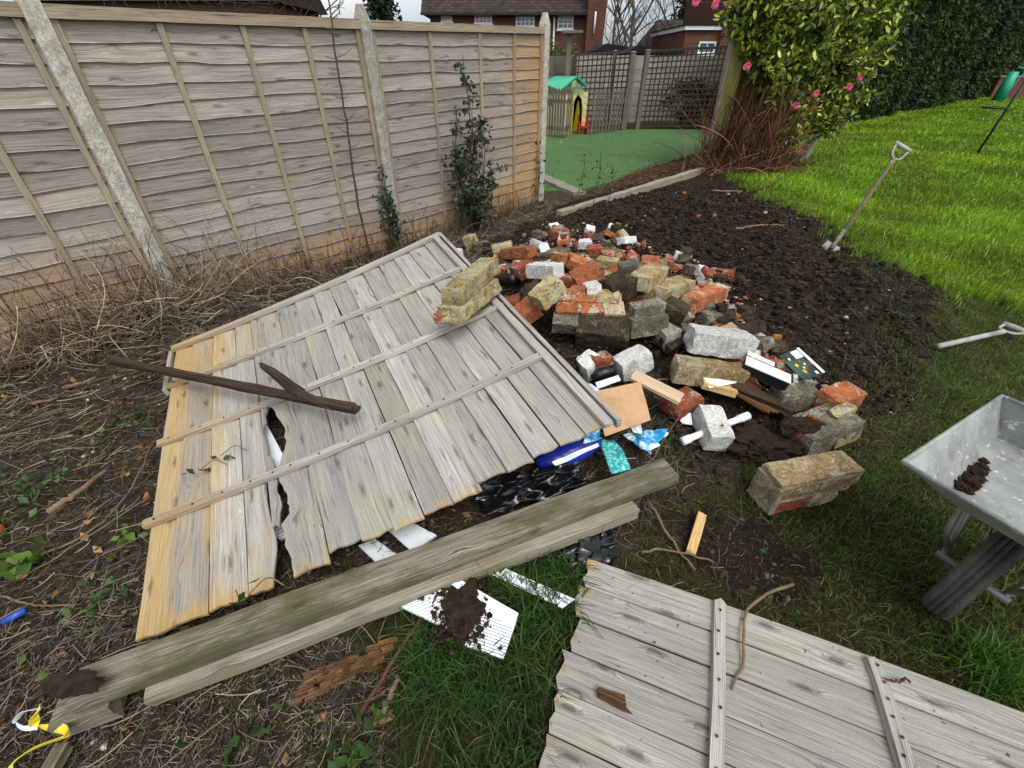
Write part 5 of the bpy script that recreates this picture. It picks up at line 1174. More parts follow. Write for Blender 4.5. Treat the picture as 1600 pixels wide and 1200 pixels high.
tubes('axle', [([wc-v_*.10, wc+v_*.10], .012)], M['steel_tube'], wb, 8)
for s in (-1, 1):
    e_ = wc+v_*.085*s
    tubes('frame_tube', [(curve_pts([e_, e_+u_*.02+z_*.02, e_-u_*.05+z_*.14+v_*.03*s, e_-u_*.02+z_*.25+v_*.05*s], 10), .009)], M['steel_tube'], wb, 8)
    tubes('handle', [(curve_pts([e_+u_*.02, e_+u_*.45+v_*.08*s+z_*.10, e_+u_*.95+v_*.12*s+z_*.28, e_+u_*1.35+v_*.13*s+z_*.36], 14), .010)], M['steel_tube'], wb, 8)
    tubes('leg', [(curve_pts([e_+u_*.55+v_*.09*s+z_*.13, e_+u_*.58+v_*.09*s-z_*.08, e_+u_*.60+v_*.09*s-z_*.17], 8), .010)], M['steel_tube'], wb, 8)
for i, (x_, y_, r_) in enumerate([(1524,738,.026),(1512,750,.022),(1534,729,.018),(1500,760,.018),(1520,757,.020),(1508,742,.014),(1538,720,.012),(1530,748,.016),(1497,748,.013),(1516,768,.012)]):
    clod('soil_clod', G(x_, y_, .45), r_, 'dark soil clod lying in the wheelbarrow tray', 'soil clod', seed=20+i, sq=.7, sub=3, amp=.6, group='clods in the wheelbarrow')
# bird feeder pole on the lawn
p0 = GT(1523,244); top = A(1602,128,p0[1]+.05)
t = thing('feeder_pole', 'thin black bird feeder pole with a small tray standing on the lawn', 'bird feeder', p0)
tubes('pole', [([p0-[0,0,.1], (p0+top)/2, top+(top-p0)*.15], .022)], M['dark_metal'], t, 8)
tp = A(1552,168,p0[1]); ring_ = [tp+np.array([.17*math.cos(i*math.pi/8), .17*math.sin(i*math.pi/8), 0]) for i in range(17)]
tubes('tray_ring', [(ring_, .018)], M['dark_metal'], t, 6); 
raw('tray_mesh', [r_ for r_ in ring_[:16]]+[r_-np.array([0,0,.012]) for r_ in ring_[:16]], [tuple(range(16)), tuple(range(31, 15, -1))]+[(i, i+16, (i+1) % 16+16, (i+1) % 16) for i in range(16)], M['rubber'], t)
tubes('arm', [([tp+[.16,0,0], A(1575,173,p0[1]+.02)], .012)], M['dark_metal'], t, 6)
# brick wall with a green can at the far right
p = A(1548,150,30); q = A(1700,145,30); 
t = thing('garden_wall', 'low red brick wall at the far right end of the lawn', 'wall', (p[0], 30, 0)); box('brickwork', p[0], q[0], 30, 30.3, -.2, A(1590,121,30)[2], M['house_brick'], t); box('coping', p[0]-.05, q[0], 29.95, 30.35, A(1590,121,30)[2]+.003, A(1590,118,30)[2], M['slab_stone'], t, False)
p = A(1572,133,27); t = thing('watering_can', 'green plastic watering can by the brick wall at the far right', 'watering can', (p[0], 27, 0)); zz = A(1578,112,27)[2]; z0_ = 0.0
tubes('can_body', [([(p[0], 27, z0_), (p[0]+.05, 27, zz)], [.26, .2])], M['green_plastic'], t, 16); tubes('can_handle', [(curve_pts([(p[0]+.2, 27, z0_+.3), (p[0]+.55, 27, zz), (p[0]+.1, 27, zz+.2)], 8), .03)], M['green_plastic'], t, 6)

# ================================================================== vegetation
def blades(X, Y, Z, h, w, colA, colB, seed, lean=.5, segs=2):
    rg = np.random.default_rng(seed); n = len(X); az = rg.random(n)*6.283; la = rg.random(n)*6.283; ln = np.abs(rg.normal(0, lean, n))
    hh = h*rg.uniform(.45, 1.25, n); ww = w*rg.uniform(.7, 1.3, n); sx, sy = np.cos(az)*ww/2, np.sin(az)*ww/2; dx, dy = np.cos(la)*ln*hh, np.sin(la)*ln*hh
    V = np.empty((n, 5, 3)); V[:, 0] = np.stack([X-sx, Y-sy, Z-.01], 1); V[:, 1] = np.stack([X+sx, Y+sy, Z-.01], 1)
    mx, my, mz = X+dx*.35, Y+dy*.35, Z+hh*.62; V[:, 2] = np.stack([mx-sx*.8, my-sy*.8, mz], 1); V[:, 3] = np.stack([mx+sx*.8, my+sy*.8, mz], 1)
    V[:, 4] = np.stack([X+dx, Y+dy, Z+hh*np.maximum(.25, 1-ln*.45)], 1)
    b = np.arange(n)[:, None]*5; T = np.concatenate([b+np.array(t) for t in ([0,1,3],[0,3,2],[2,3,4])], 0)
    f = rg.random((n, 1)); c = np.asarray(colA)[None, :3]*(1-f)+np.asarray(colB)[None, :3]*f; c = np.repeat(c*rg.uniform(.75, 1.25, (n, 1)), 5, 0)
    return V.reshape(-1, 3), T, c
def cat_(parts):
    Vs, Ts, Cs = [], [], []; o = 0
    for V, T, C in parts: Vs.append(V); Ts.append(T+o); Cs.append(C); o += len(V)
    return np.concatenate(Vs), np.concatenate(Ts), np.concatenate(Cs)
rg = np.random.default_rng(11)
# lawn: density falls with distance, blades widen
def sample_polar(n, rmin, rmax, a0, a1, pw=1.0):
    r = np.exp(rg.uniform(np.log(rmin), np.log(rmax), n)); a = rg.uniform(a0, a1, n); return r*np.sin(a), r*np.cos(a), r
x, y, r = sample_polar(330000, 3.6, 45, math.radians(12), math.radians(62)); m = zonemask(x, y)[0]; x, y, r = x[m], y[m], r[m]
z = H(x, y)+.03; cl = fbm(x*1.3, y*1.3, 4)
parts = []
ycol = np.clip(.5+cl*1.2, 0, 1)
hl = .075+.045*np.clip(cl+.5*fbm(x*5, y*5, 61), -.6, 1)
V, T, C = blades(x, y, z, hl, .0042*np.maximum(1, r/4.0), S(74,116,12), S(160,190,50), 21, .75); C *= np.repeat(.62+.62*ycol, 5)[:, None]; parts.append((V, T, C))
i = rg.choice(len(x), 5200); V, T, C = blades(x[i], y[i], z[i], .11, .004*np.maximum(1, r[i]/4), S(150,150,70), S(186,184,110), 22, .9); parts.append((V, T, C))
eg = GP([(1125,268),(1165,292),(1215,332),(1262,362),(1300,392),(1370,425),(1415,458),(1462,478),(1620,500)]); ex, ey = [], []
for (xa, ya), (xb, yb) in zip(eg[:-1], eg[1:]):
    for q_ in range(int(np.hypot(xb-xa, yb-ya)*14)):
        f_ = rg.random(); cx_, cy_ = xa+(xb-xa)*f_+rg.normal(0, .10), ya+(yb-ya)*f_+rg.normal(0, .10); m_ = rg.integers(10, 60); ex.append(cx_+rg.normal(0, .035, m_)); ey.append(cy_+rg.normal(0, .035, m_))
ex = np.concatenate(ex); ey = np.concatenate(ey); parts.append(blades(ex, ey, H(ex, ey), .10, .006, S(58,92,20), S(140,160,60), 23, .9))
V, T, C = cat_(parts); o = fast('lawn_grass', V, T, M['grass_blade'], C); tag(o, 'lush bright green lawn grass on the right', 'grass', kind='stuff')
# worn grass on the right and thick tufts in front
def rect(n, x0, x1, y0, y1): return rg.uniform(x0, x1, n), rg.uniform(y0, y1, n)
PAN2 = [tuple((q0+dA*a+dB*b)[:2]) for a, b in ((-.005, -.005), (2, -.005), (2, 1.4), (-.005, 1.4))]
parts = []
x, y = rect(185000, .2, 4.6, .2, 3.7); zz = zonemask(x, y); dn = fbm(x*2.2, y*2.2, 6)+.5*fbm(x*8, y*8, 8); keep = zz[1] & ~zz[5] & ~zz[3] & (rg.random(len(x)) < np.clip(.48+dn*.75, .10, 1)) & ~inpoly(x, y, PAN2); x, y = x[keep], y[keep]; dd_ = np.hypot(x, y)
kk = np.clip(.5+fbm(x*1.5, y*1.5, 31)*1.4, 0, 1)
V, T, C = blades(x, y, H(x, y), .030+.022*kk, .0028, S(44,66,20), S(102,126,48), 31, 1.1); C *= np.repeat(.65+.6*kk, 5)[:, None]; parts.append((V, T, C))
i = rg.choice(len(x), 16000); V, T, C = blades(x[i], y[i], H(x[i], y[i]), .035, .0025, S(104,92,58), S(150,134,92), 32, 1.5); parts.append((V, T, C))
# bright tuft by the right panel edge
c0_ = G(1545,1050); a_ = rg.normal(0, .045, (500, 2)); V, T, C = blades(c0_[0]+a_[:, 0], c0_[1]+a_[:, 1], H(c0_[0]+a_[:, 0], c0_[1]+a_[:, 1]), .11, .0055, S(46,80,22), S(92,126,46), 34, .9); parts.append((V, T, C))
V, T, C = cat_(parts); o = fast('worn_grass', V, T, M['grass_blade'], C); tag(o, 'thin trampled grass around the wheelbarrow', 'grass', kind='stuff')
parts = []
x, y = rect(60000, -.75, .5, .05, 1.5); zz = zonemask(x, y); dn = fbm(x*5, y*5, 16); keep = zz[2] & (rg.random(len(x)) < np.clip(.42+dn*1.1, .04, 1)) & ~inpoly(x, y, PAN2)
keep &= ~inpoly(x, y, GP([(615,940),(700,905),(815,965),(800,1035),(735,1020),(690,990)])) & ~inpoly(x, y, GP([(752,888),(778,880),(900,936),(880,955)]))
x, y = x[keep], y[keep]; kk = np.clip(.5+dn[keep]*1.5, 0, 1)
V, T, C = blades(x, y, H(x, y), .07+.06*kk, .0044, S(24,46,14), S(70,102,38), 41, 1.0); C *= np.repeat(.7+.5*kk, 5)[:, None]; parts.append((V, T, C))
i = rg.choice(len(x), 900); V, T, C = blades(x[i], y[i], H(x[i], y[i]), .07, .0028, S(120,106,70), S(160,146,104), 42, 1.4); parts.append((V, T, C))
V, T, C = cat_(parts); o = fast('tuft_grass', V, T, M['grass_blade'], C); tag(o, 'thick dark green grass tufts in the bottom middle', 'grass', kind='stuff')
# scattered sprigs through rubble front and litter
parts = []
for (px, py, sx, n_) in [(1180,700,.10,260),(1100,770,.2,300),(1150,640,.1,200),(1040,690,.07,150),(100,800,.12,160),(60,470,.2,200),(1330,520,.25,160),(1440,560,.2,500),(1420,500,.18,500),(1400,620,.2,500),(1370,440,.15,400),(1290,400,.12,250),(860,300,.2,300),(520,1150,.06,60),(560,860,.2,400),(470,860,.15,250)]:
    c_ = GT(px, py); a_ = rg.normal(0, sx, (n_, 2)); xx_, yy_ = c_[0]+a_[:, 0], c_[1]+a_[:, 1]; parts.append(blades(xx_, yy_, H(xx_, yy_), .05, .0032, S(34,60,20), S(90,120,48), int(px), 1.0))
V, T, C = cat_(parts); o = fast('grass_sprigs', V, T, M['grass_blade'], C); tag(o, 'sparse grass sprigs in the soil and rubble', 'grass', kind='stuff')

# dead stems and straw litter, as curved three-sided strands
def strands(X, Y, Z, ln, rad, colA, colB, seed, rise=.1, bend=.3, n=4, bias=None, zvar=0.0):
    rg = np.random.default_rng(seed); m = len(X); az = rg.random(m)*6.283 if bias is None else rg.normal(bias[0], bias[1], m)+np.where(rg.random(m) < .5, math.pi, 0)
    el = rg.normal(rise, .25, m); L = ln*rg.uniform(.4, 1.6, m); cv = rg.normal(0, bend, m); rz = rg.normal(0, bend*.6, m)
    P = np.empty((m, n, 3)); P[:, 0] = np.stack([X, Y, Z+rg.random(m)*zvar], 1); a = az.copy(); e = el.copy()
    for i in range(1, n):
        st = L/(n-1); P[:, i] = P[:, i-1]+np.stack([np.cos(a)*np.cos(e)*st, np.sin(a)*np.cos(e)*st, np.sin(e)*st], 1); a += cv; e += rz
    gz = H(P[:, :, 0].ravel(), P[:, :, 1].ravel()).reshape(m, n); P[:, :, 2] = np.maximum(P[:, :, 2], gz+.002)
    r_ = rad*rg.uniform(.6, 1.4, m); s = np.stack([-np.sin(az), np.cos(az), np.zeros(m)], 1)*r_[:, None]; u = np.zeros((m, 3)); u[:, 2] = r_
    V = np.empty((m, n, 3, 3)); tp = np.linspace(1, .55, n)[None, :, None]
    V[:, :, 0] = P+s[:, None]*tp; V[:, :, 1] = P-s[:, None]*tp; V[:, :, 2] = P+u[:, None]*1.5*tp
    b = np.arange(m)[:, None]*(n*3); T = []
    for i in range(n-1):
        for q in range(3):
            a0, a1, b0, b1 = i*3+q, i*3+(q+1) % 3, (i+1)*3+q, (i+1)*3+(q+1) % 3; T += [b+np.array([a0, a1, b1]), b+np.array([a0, b1, b0])]
    f = rg.random((m, 1))**1.6; c = np.asarray(colA)[None, :3]*(1-f)+np.asarray(colB)[None, :3]*f
    return V.reshape(-1, 3), np.concatenate(T, 0), np.repeat(c*rg.uniform(.6, 1.3, (m, 1)), n*3, 0)
FA, FB = P0[:2], PR[:2]
def litter_pts(n, x0, x1, y0, y1):
    x, y = rect(n, x0, x1, y0, y1); zz = zonemask(x, y); side = (x-FA[0])*(FB[1]-FA[1])-(y-FA[1])*(FB[0]-FA[0]) > 0
    k_ = side & ~zz[0] & ~zz[1] & ~zz[2] & ~zz[3] & ~zz[4]; return x[k_], y[k_]
parts = []
x, y = litter_pts(32000, -3.6, 1.0, .1, 6.6); parts.append(strands(x, y, H(x, y), .07, .0015, S(46,38,31), S(150,134,112), 51, .05, .35, 4, zvar=.03))
x, y = litter_pts(11000, -3.6, .8, .1, 6.4); k_ = rg.random(len(x)) < np.clip(.45+1.1*fbm(x*2.2, y*2.2, 88), .05, 1); x, y = x[k_], y[k_]; parts.append(strands(x, y, H(x, y), .15, .0020, S(52,42,34), S(176,158,132), 52, .08, .25, 6, (.75, .45), zvar=.05))
x, y = litter_pts(9000, -1.6, .1, .1, .9); parts.append(strands(x, y, H(x, y), .035, .0014, S(50,42,34), S(170,154,130), 53, .05, .3, 3, zvar=.012))
# worn soil: short dead bits
x, y = rect(22000, .2, 4.5, .5, 6.0); zz = zonemask(x, y); k_ = (zz[1] | zz[3] | zz[5]); x, y = x[k_], y[k_]; parts.append(strands(x, y, H(x, y), .035, .0012, S(56,44,34), S(150,128,100), 54, .05, .35, 3, zvar=.01))
V, T, C = cat_(parts); o = fast('dead_litter', V, T, M['straw'], C); tag(o, 'brown dead stems and straw litter covering the ground', 'litter', kind='stuff')
# standing dead brambles along the fence foot
parts = []
t_ = rg.random(1500); off_ = np.abs(rg.normal(0, .20, 1500))+.03; bx = PL[0]+(PR[0]-PL[0])*(t_*1.35-.42); by = PL[1]+(PR[1]-PL[1])*(t_*1.35-.42); bx += fnor[0]*off_; by += fnor[1]*off_
V, T, C = strands(bx, by, H(bx, by), .26, .0026, S(58,44,36), S(146,126,102), 61, 1.0, .22, 7); parts.append((V, T, C))
t2 = rg.normal(-.12, .24, 1100); bx = PL[0]+(PM[0]-PL[0])*t2+fnor[0]*np.abs(rg.normal(.12, .18, 1100)); by = PL[1]+(PM[1]-PL[1])*t2+fnor[1]*np.abs(rg.normal(.12, .18, 1100))
parts.append(strands(bx, by, H(bx, by), .50, .0030, S(92,76,60), S(190,170,140), 62, .75, .33, 9)); 
V, T, C = cat_(parts); o = fast('dead_brambles', V, T, M['straw'], C); tag(o, 'tangled dead bramble stems along the foot of the fence', 'brambles', kind='stuff')
# crumbs: clods, stones, chips
def crumbs(X, Y, Z, size, colA, colB, seed, pw=2.0):
    rg = np.random.default_rng(seed); n = len(X); base = np.array([[1,0,0],[-1,0,0],[0,1,0],[0,-1,0],[0,0,1],[0,0,-1],[.6,.6,.55],[-.6,.6,.5],[-.6,-.6,.55],[.6,-.6,.5]], float)
    F_ = np.array([[4,0,6],[6,0,2],[4,6,2],[4,2,7],[7,2,1],[4,7,1],[4,1,8],[8,1,3],[4,8,3],[4,3,9],[9,3,0],[4,9,0],[5,2,0],[5,1,2],[5,3,1],[5,0,3]])
    sz = size*(.35+rg.random(n)**pw*1.5); P = base[None]*(1+rg.normal(0, .22, (n, 10, 1)))*np.stack([sz*rg.uniform(.7, 1.4, n), sz*rg.uniform(.6, 1.1, n), sz*rg.uniform(.4, .8, n)], 1)[:, None]
    a = rg.random(n)*6.283; ca, sa = np.cos(a)[:, None], np.sin(a)[:, None]; Q_ = P.copy(); Q_[:, :, 0] = P[:, :, 0]*ca-P[:, :, 1]*sa; Q_[:, :, 1] = P[:, :, 0]*sa+P[:, :, 1]*ca
    Q_ += np.stack([X, Y, Z], 1)[:, None]; T = (np.arange(n)[:, None, None]*10+F_[None]).reshape(-1, 3); f = rg.random((n, 1)); c = np.asarray(colA)[None, :3]*(1-f)+np.asarray(colB)[None, :3]*f
    return Q_.reshape(-1, 3), T, np.repeat(c*rg.uniform(.7, 1.3, (n, 1)), 10, 0)
parts = []
x, y = rect(60000, .0, 4.2, 1.5, 7.6); zz = zonemask(x, y); k_ = zz[3] & ~zz[0]; x, y = x[k_], y[k_]; parts.append(crumbs(x, y, H(x, y), .016, S(24,19,16), S(60,49,41), 71, 4)); i_ = rg.choice(len(x), 1300); parts.append(crumbs(x[i_], y[i_], H(x[i_], y[i_])+.003, .024, S(26,20,17), S(58,48,40), 79, 4))
x, y = litter_pts(16000, -3.2, .4, .1, 4.8); parts.append(crumbs(x, y, H(x, y), .009, S(34,26,20), S(84,66,50), 72, 3))
x, y = rect(9000, .2, 2.6, .3, 2.2); parts.append(crumbs(x, y, H(x, y), .007, S(34,26,20), S(80,64,50), 73, 3))
for (px, py, zc_, sx, sy, n_) in [(722,955,.085,.045,.055,1500),(1185,695,.06,.10,.06,700),(1252,662,.17,.06,.03,300),(1120,690,.03,.15,.1,500),(935,530,.12,.2,.15,900),(860,500,.15,.12,.1,500)]:
    c_ = GT(px, py) if zc_ < .07 or px > 840 else G(px, py, zc_); a_ = rg.normal(0, 1, (n_, 2))*[sx, sy]; parts.append(crumbs(c_[0]+a_[:, 0], c_[1]+a_[:, 1], (H(c_[0]+a_[:, 0], c_[1]+a_[:, 1]) if px > 840 and zc_ < .16 else c_[2]-.02)+zc_*.35+rg.random(n_)*.025, .006 if px < 840 else .010, S(26,20,16), S(66,52,42), int(px), 3))
V, T, C = cat_(parts); o = fast('soil_crumbs', V, T, M['crumb'], C); tag(o, 'loose dark soil crumbs and clods', 'soil', kind='stuff')
parts = []
x, y = litter_pts(420, -3.0, .2, .1, 3.6); parts.append(crumbs(x, y, H(x, y)+.004, .007, S(140,130,114), S(206,196,180), 74, 3))
x, y = rect(420, .3, 4.2, .6, 7.2); k_ = zonemask(x, y)[3]; parts.append(crumbs(x[k_], y[k_], H(x[k_], y[k_])+.006, .010, S(110,102,92), S(184,176,164), 75, 3))
hxy = np.array(HEAP); x, y = rect(9000, hxy[:, 0].min(), hxy[:, 0].max(), hxy[:, 1].min(), hxy[:, 1].max()); k_ = inpoly(x, y, HEAP); x, y = x[k_], y[k_]; n3_ = len(x)//3
parts.append(crumbs(x[:n3_], y[:n3_], H(x[:n3_], y[:n3_])+rg.random(n3_)*.05, .012, S(140,72,46), S(190,116,78), 171, 3)); parts.append(crumbs(x[n3_:2*n3_], y[n3_:2*n3_], H(x[n3_:2*n3_], y[n3_:2*n3_])+rg.random(n3_)*.05, .013, S(120,112,100), S(190,182,168), 172, 3)); parts.append(crumbs(x[2*n3_:], y[2*n3_:], H(x[2*n3_:], y[2*n3_:])+rg.random(len(x)-2*n3_)*.06, .018, S(30,24,20), S(80,66,54), 173, 3))
x, y = litter_pts(420, -3.0, .2, .1, 3.6); parts.append(crumbs(x, y, H(x, y)+.003, .010, S(120,72,46), S(176,120,80), 76, 2))
V, T, C = cat_(parts); o = fast('stone_chips', V, T, M['crumb'], C); tag(o, 'small pale stones and chips scattered on the soil', 'stones', kind='stuff')
# fallen leaves
xt, yt = rg.uniform(.4, 5.2, 420), rg.uniform(7.2, 14.4, 420); V0, T0, C0 = leaves_at(np.stack([xt, yt, np.full(420, .02)], 1), .035, 83, S(90,66,44), S(170,140,96), 1.3, -.2);
x, y = litter_pts(1500, -3.2, .4, .1, 4.8); V, T, C = leaves_at(np.stack([x, y, H(x, y)+.012], 1), .026, 81, S(84,58,38), S(168,130,90), 1.4, -.2); 
x2, y2 = litter_pts(260, -3.2, .4, .1, 3.4); V2, T2, C2 = leaves_at(np.stack([x2, y2, H(x2, y2)+.02], 1), .030, 82, S(40,62,26), S(104,124,60), 1.3, .1)
V, T, C = cat_([(V, T, C), (V2, T2, C2), (V0, T0, C0)]); o = fast('fallen_leaves', V, T, M['leaf_matt'], C); tag(o, 'small fallen leaves in the litter', 'leaf litter', kind='stuff')
# thick clump of ivy-like ground leaves at the left
for i, (px, py, n_, sp_, sz_, lab) in enumerate([(45,775,90,.10,.026,'dark green weed clump in the litter near the left edge'), (205,660,60,.06,.025,'low green weed clump by the left side of the fallen panel'), (35,890,24,.04,.05,'pale green broad-leaved weed at the left edge'), (160,945,50,.05,.024,'small green sprig left of the fallen panel\'s lowest corner'), (215,840,16,.02,.035,'pale young leaves touching the left edge of the fallen panel'), (385,1150,20,.05,.035,'few green leaves in the soil below the pale timber'), (560,1185,60,.05,.03,'bright leafy weed at the bottom edge beside the grass tuft'), (1210,905,50,.06,.018,'small weed rosette on the bare soil patch')]):
    c_ = GT(px, py); a_ = rg.normal(0, sp_, (n_, 2)); P_ = np.stack([c_[0]+a_[:, 0], c_[1]+a_[:, 1], H(c_[0]+a_[:, 0], c_[1]+a_[:, 1])+.02+.03*rg.random(n_)], 1)
    t = thing('weed', lab, 'weed', (c_[0], c_[1], c_[2]), 'weeds in the litter'); V, T, C = leaves_at(P_, sz_, 90+i, S(40,66,24), S(110,140,60) if i in (2, 4) else S(72,98,44), 1.4, .15); fast('foliage', V, T, M['leaf'], C, parent=t, kind='stuff')

# ---- helper: leafy crown on twigs
def leafy(name, label, cat, base, stems, leafC, size, cA, cB, seed, mat='leaf', stem_mat='bark', stretch=1.7, group=None, up=.1, droop=0, six=False):
    t = thing(name, label, cat, base, group); tubes('stem', stems, M[stem_mat], t, 6); V, T, C = (leaves6 if six else leaves_at)(leafC, size, seed, cA, cB, stretch, up, droop); fast('foliage', V, T, M[mat], C, parent=t); return t
def leaves6(C, size, seed, colA, colB, stretch=1.9, up=0, droop=.3):
    rg = np.random.default_rng(seed); n = len(C); d = rg.normal(size=(n, 3)); d[:, 2] += up-droop; d /= np.linalg.norm(d, axis=1)[:, None]
    s = np.cross(d, rg.normal(size=(n, 3))+np.array([0, 0, 1.2])); s /= np.linalg.norm(s, axis=1)[:, None]; nn = np.cross(d, s); sz = size*rg.uniform(.65, 1.25, (n, 1)); L = sz*stretch
    V = np.empty((n, 8, 3)); V[:, 0] = C; V[:, 1] = C+d*L*.3+s*sz*.36+nn*sz*.08; V[:, 2] = C+d*L*.3; V[:, 3] = C+d*L*.3-s*sz*.36+nn*sz*.08; V[:, 4] = C+d*L*.68+s*sz*.30+nn*sz*.03; V[:, 5] = C+d*L*.68-nn*sz*.06; V[:, 6] = C+d*L*.68-s*sz*.30+nn*sz*.03; V[:, 7] = C+d*L-nn*sz*.18
    b = np.arange(n)[:, None]*8; T = np.concatenate([b+np.array(q) for q in ([0,1,2],[0,2,3],[1,4,5],[1,5,2],[2,5,6],[2,6,3],[4,7,5],[5,7,6])], 0); f = rg.random((n, 1)); c = np.asarray(colA)[None, :3]*(1-f)+np.asarray(colB)[None, :3]*f
    return V.reshape(-1, 3), T, np.repeat(c*rg.uniform(.75, 1.25, (n, 1)), 8, 0)
# dark shrub against the fence (right panel)
rr = random.Random(8); bs_ = np.array([*((PM+(PR-PM)*.36)[:2]+fnor[:2]*.28), 0.0]); stems = []; LC = []
ctrl = [(0,0,1.62),(-.10,.0,1.25),(.10,.04,1.32),(.26,0,1.05),(-.16,.04,.85),(.34,.05,.62),(.14,-.04,.9),(-.05,-.05,.7),(.22,-.06,.45),(-.12,.05,.5)]
for i, (du, dn_, h_) in enumerate(ctrl):
    tip = bs_+np.array([fdir[0]*(du-.05), fdir[1]*(du-.05), h_])+fnor*dn_; b0_ = bs_+np.array([rr.gauss(0, .05), rr.gauss(0, .05), 0]); P = curve_pts([b0_, (b0_*.45+tip*.55)+np.array([rr.gauss(0, .04), rr.gauss(0, .04), 0]), tip], 16, .006, i); stems.append((P, np.linspace(.010, .003, 16)))
    for j in range(26):
        s0_ = P[rr.randrange(3, 16)]; k_ = 1.0-.55*(s0_[2]/1.6); e_ = s0_+np.array([rr.gauss(0, .09), rr.gauss(0, .09), rr.uniform(-.02, .12)])*k_; stems.append(([s0_, (s0_+e_)/2+[0,0,.01], e_], [.0035, .003, .002]))
        for q in range(9): f_ = rr.uniform(.3, 1.1); LC.append(s0_+(e_-s0_)*f_+np.array([rr.gauss(0, .016), rr.gauss(0, .016), rr.gauss(0, .016)]))
leafy('holly_shrub', 'dark green glossy shrub growing against the right fence panel', 'shrub', bs_, stems, np.array(LC), .034, S(28,42,26), S(70,88,62), 8, stem_mat='twig_red', stretch=1.5)
# ivy on the middle post
LC = []; stems = []
for i in range(7):
    s0_ = PM-fdir*.10+fnor*.09+np.array([rr.gauss(0, .05), rr.gauss(0, .05), 0]); tip = PM-fdir*rr.uniform(.06, .13)+fnor*.07+np.array([0, 0, rr.uniform(.35, .85)]); P = curve_pts([s0_, (s0_+tip)/2+np.array([rr.gauss(0, .03), rr.gauss(0, .03), 0]), tip], 12, .006, i); stems.append((P, np.linspace(.006, .002, 12)))
    for p_ in P:
        for q in range(7): LC.append(p_+np.array([rr.gauss(0, .035), rr.gauss(0, .035), rr.gauss(0, .03)]))
leafy('ivy', 'dark ivy climbing the foot of the middle concrete post', 'ivy', PM-fdir*.1+fnor*.09, stems, np.array(LC), .034, S(26,42,22), S(66,86,48), 9, stretch=1.2)
LC = []; stems = []
for i in range(2):
    s0_ = PR-fdir*.12+fnor*.08; tip = PR-fdir*rr.uniform(.08, .12)+fnor*.07+np.array([0, 0, rr.uniform(.5, .85)]); P = curve_pts([s0_, (s0_+tip)/2, tip], 12, .006, i); stems.append((P, np.linspace(.005, .002, 12)))
    for p_ in P:
        for q in range(2): LC.append(p_+np.array([rr.gauss(0, .03), rr.gauss(0, .03), rr.gauss(0, .03)]))
leafy('ivy', 'thin strand of ivy beside the right concrete post', 'ivy', PR-fdir*.12+fnor*.08, stems, np.array(LC), .035, S(30,44,24), S(70,84,50), 10, stretch=1.2)
# bare sapling in front of the fence
def AF(px, py, off):       # photo position -> point on the upright plane standing off in front of the fence
    d = ray(px, py); o_ = np.array([0, 0, CAMH]); q_ = PM+fnor*off; return o_+d*(((q_-o_) @ fnor)/(d @ fnor))
bp_ = AF(577,390,.16); bp_[2] = 0.0; P = curve_pts([bp_, AF(557,300,.15), AF(540,180,.13), AF(524,80,.12), AF(512,-20,.12)], 26, .004, 2); t = thing('bare_sapling', 'thin leafless sapling standing before the fence left of the middle post', 'sapling', bp_)
tubes('stem', [(P, np.linspace(.011, .005, 26))], M['bark'], t, 7); L = []
for j in range(16):
    s0_ = P[rr.randrange(7, 25)]; sd_ = rr.choice((-1, 1)); e_ = s0_+fdir*sd_*rr.uniform(.05, .16)+np.array([0, 0, rr.uniform(.0, .09)]); L.append(([s0_, (s0_+e_)/2-[0,0,.008], e_], [.003, .0025, .0016]))
for j in range(9):
    s0_ = P[24]; e_ = s0_+fdir*rr.uniform(-.3, .3)+np.array([0, 0, rr.uniform(.02, .2)]); L.append((curve_pts([s0_, (s0_+e_)/2+[0,0,.02], e_], 6, .006, j), np.linspace(.004, .0016, 6)))
tubes('twig', L, M['bark'], t, 4)
# upright dead twigs at the fence foot (countable)
tw = [(180,440,165,390),(300,470,320,400),(360,440,345,405),(392,445,398,405),(430,430,452,395),(455,420,462,385),(480,412,478,372),(505,405,512,375),(540,392,530,350),(640,372,668,318),(655,368,632,330),(765,340,768,312),(780,337,778,305),(795,333,797,300),(812,330,806,296),(250,455,215,430)]
for i, (x0_, y0_, x1_, y1_) in enumerate(tw):
    b0_ = AF(x0_, y0_, .16); b0_[2] = min(b0_[2], .02); e_ = AF(x1_, y1_, .14); stick([b0_, (b0_+e_)/2+np.array([.01, 0, 0]), e_], .005, 'upright cut dead stem at the foot of the fence', 'twig_red', 300+i, 'cut dead stems by the fence', .004, 'dead stem', 'dead_stem', 8)
for i, (pts_, lab) in enumerate([([(104,470,.0),(106,460,.10),(130,457,.18),(150,470,.2),(152,488,.14),(140,498,.06)], 'pale curled dry stem looping in front of the left fence panel'), ([(80,510,.0),(84,492,.12),(100,488,.16),(112,500,.1),(112,525,.0)], 'pale arched dry stem under the loop at the left'), ([(235,585,.05),(250,575,.12),(290,588,.13),(312,600,.12)], 'thin dry stem passing under the dark broken rail'), ([(60,870,.02),(140,830,.05),(200,770,.05),(240,690,.08)], 'long dry bramble cane beside the left edge of the fallen panel'), ([(30,905,.02),(120,850,.04),(235,775,.05)], 'dry cane slanting up to the left edge of the fallen panel'), ([(0,930,.02),(60,945,.03),(125,945,.02)], 'curved brown root above the blue pipe bit')]):
    stick([G(*p_) for p_ in pts_], .005 if i < 2 else .0045, lab, 'bark_pale', 340+i, 'dry canes on the left', .002, 'cane', 'dry_cane', 22)
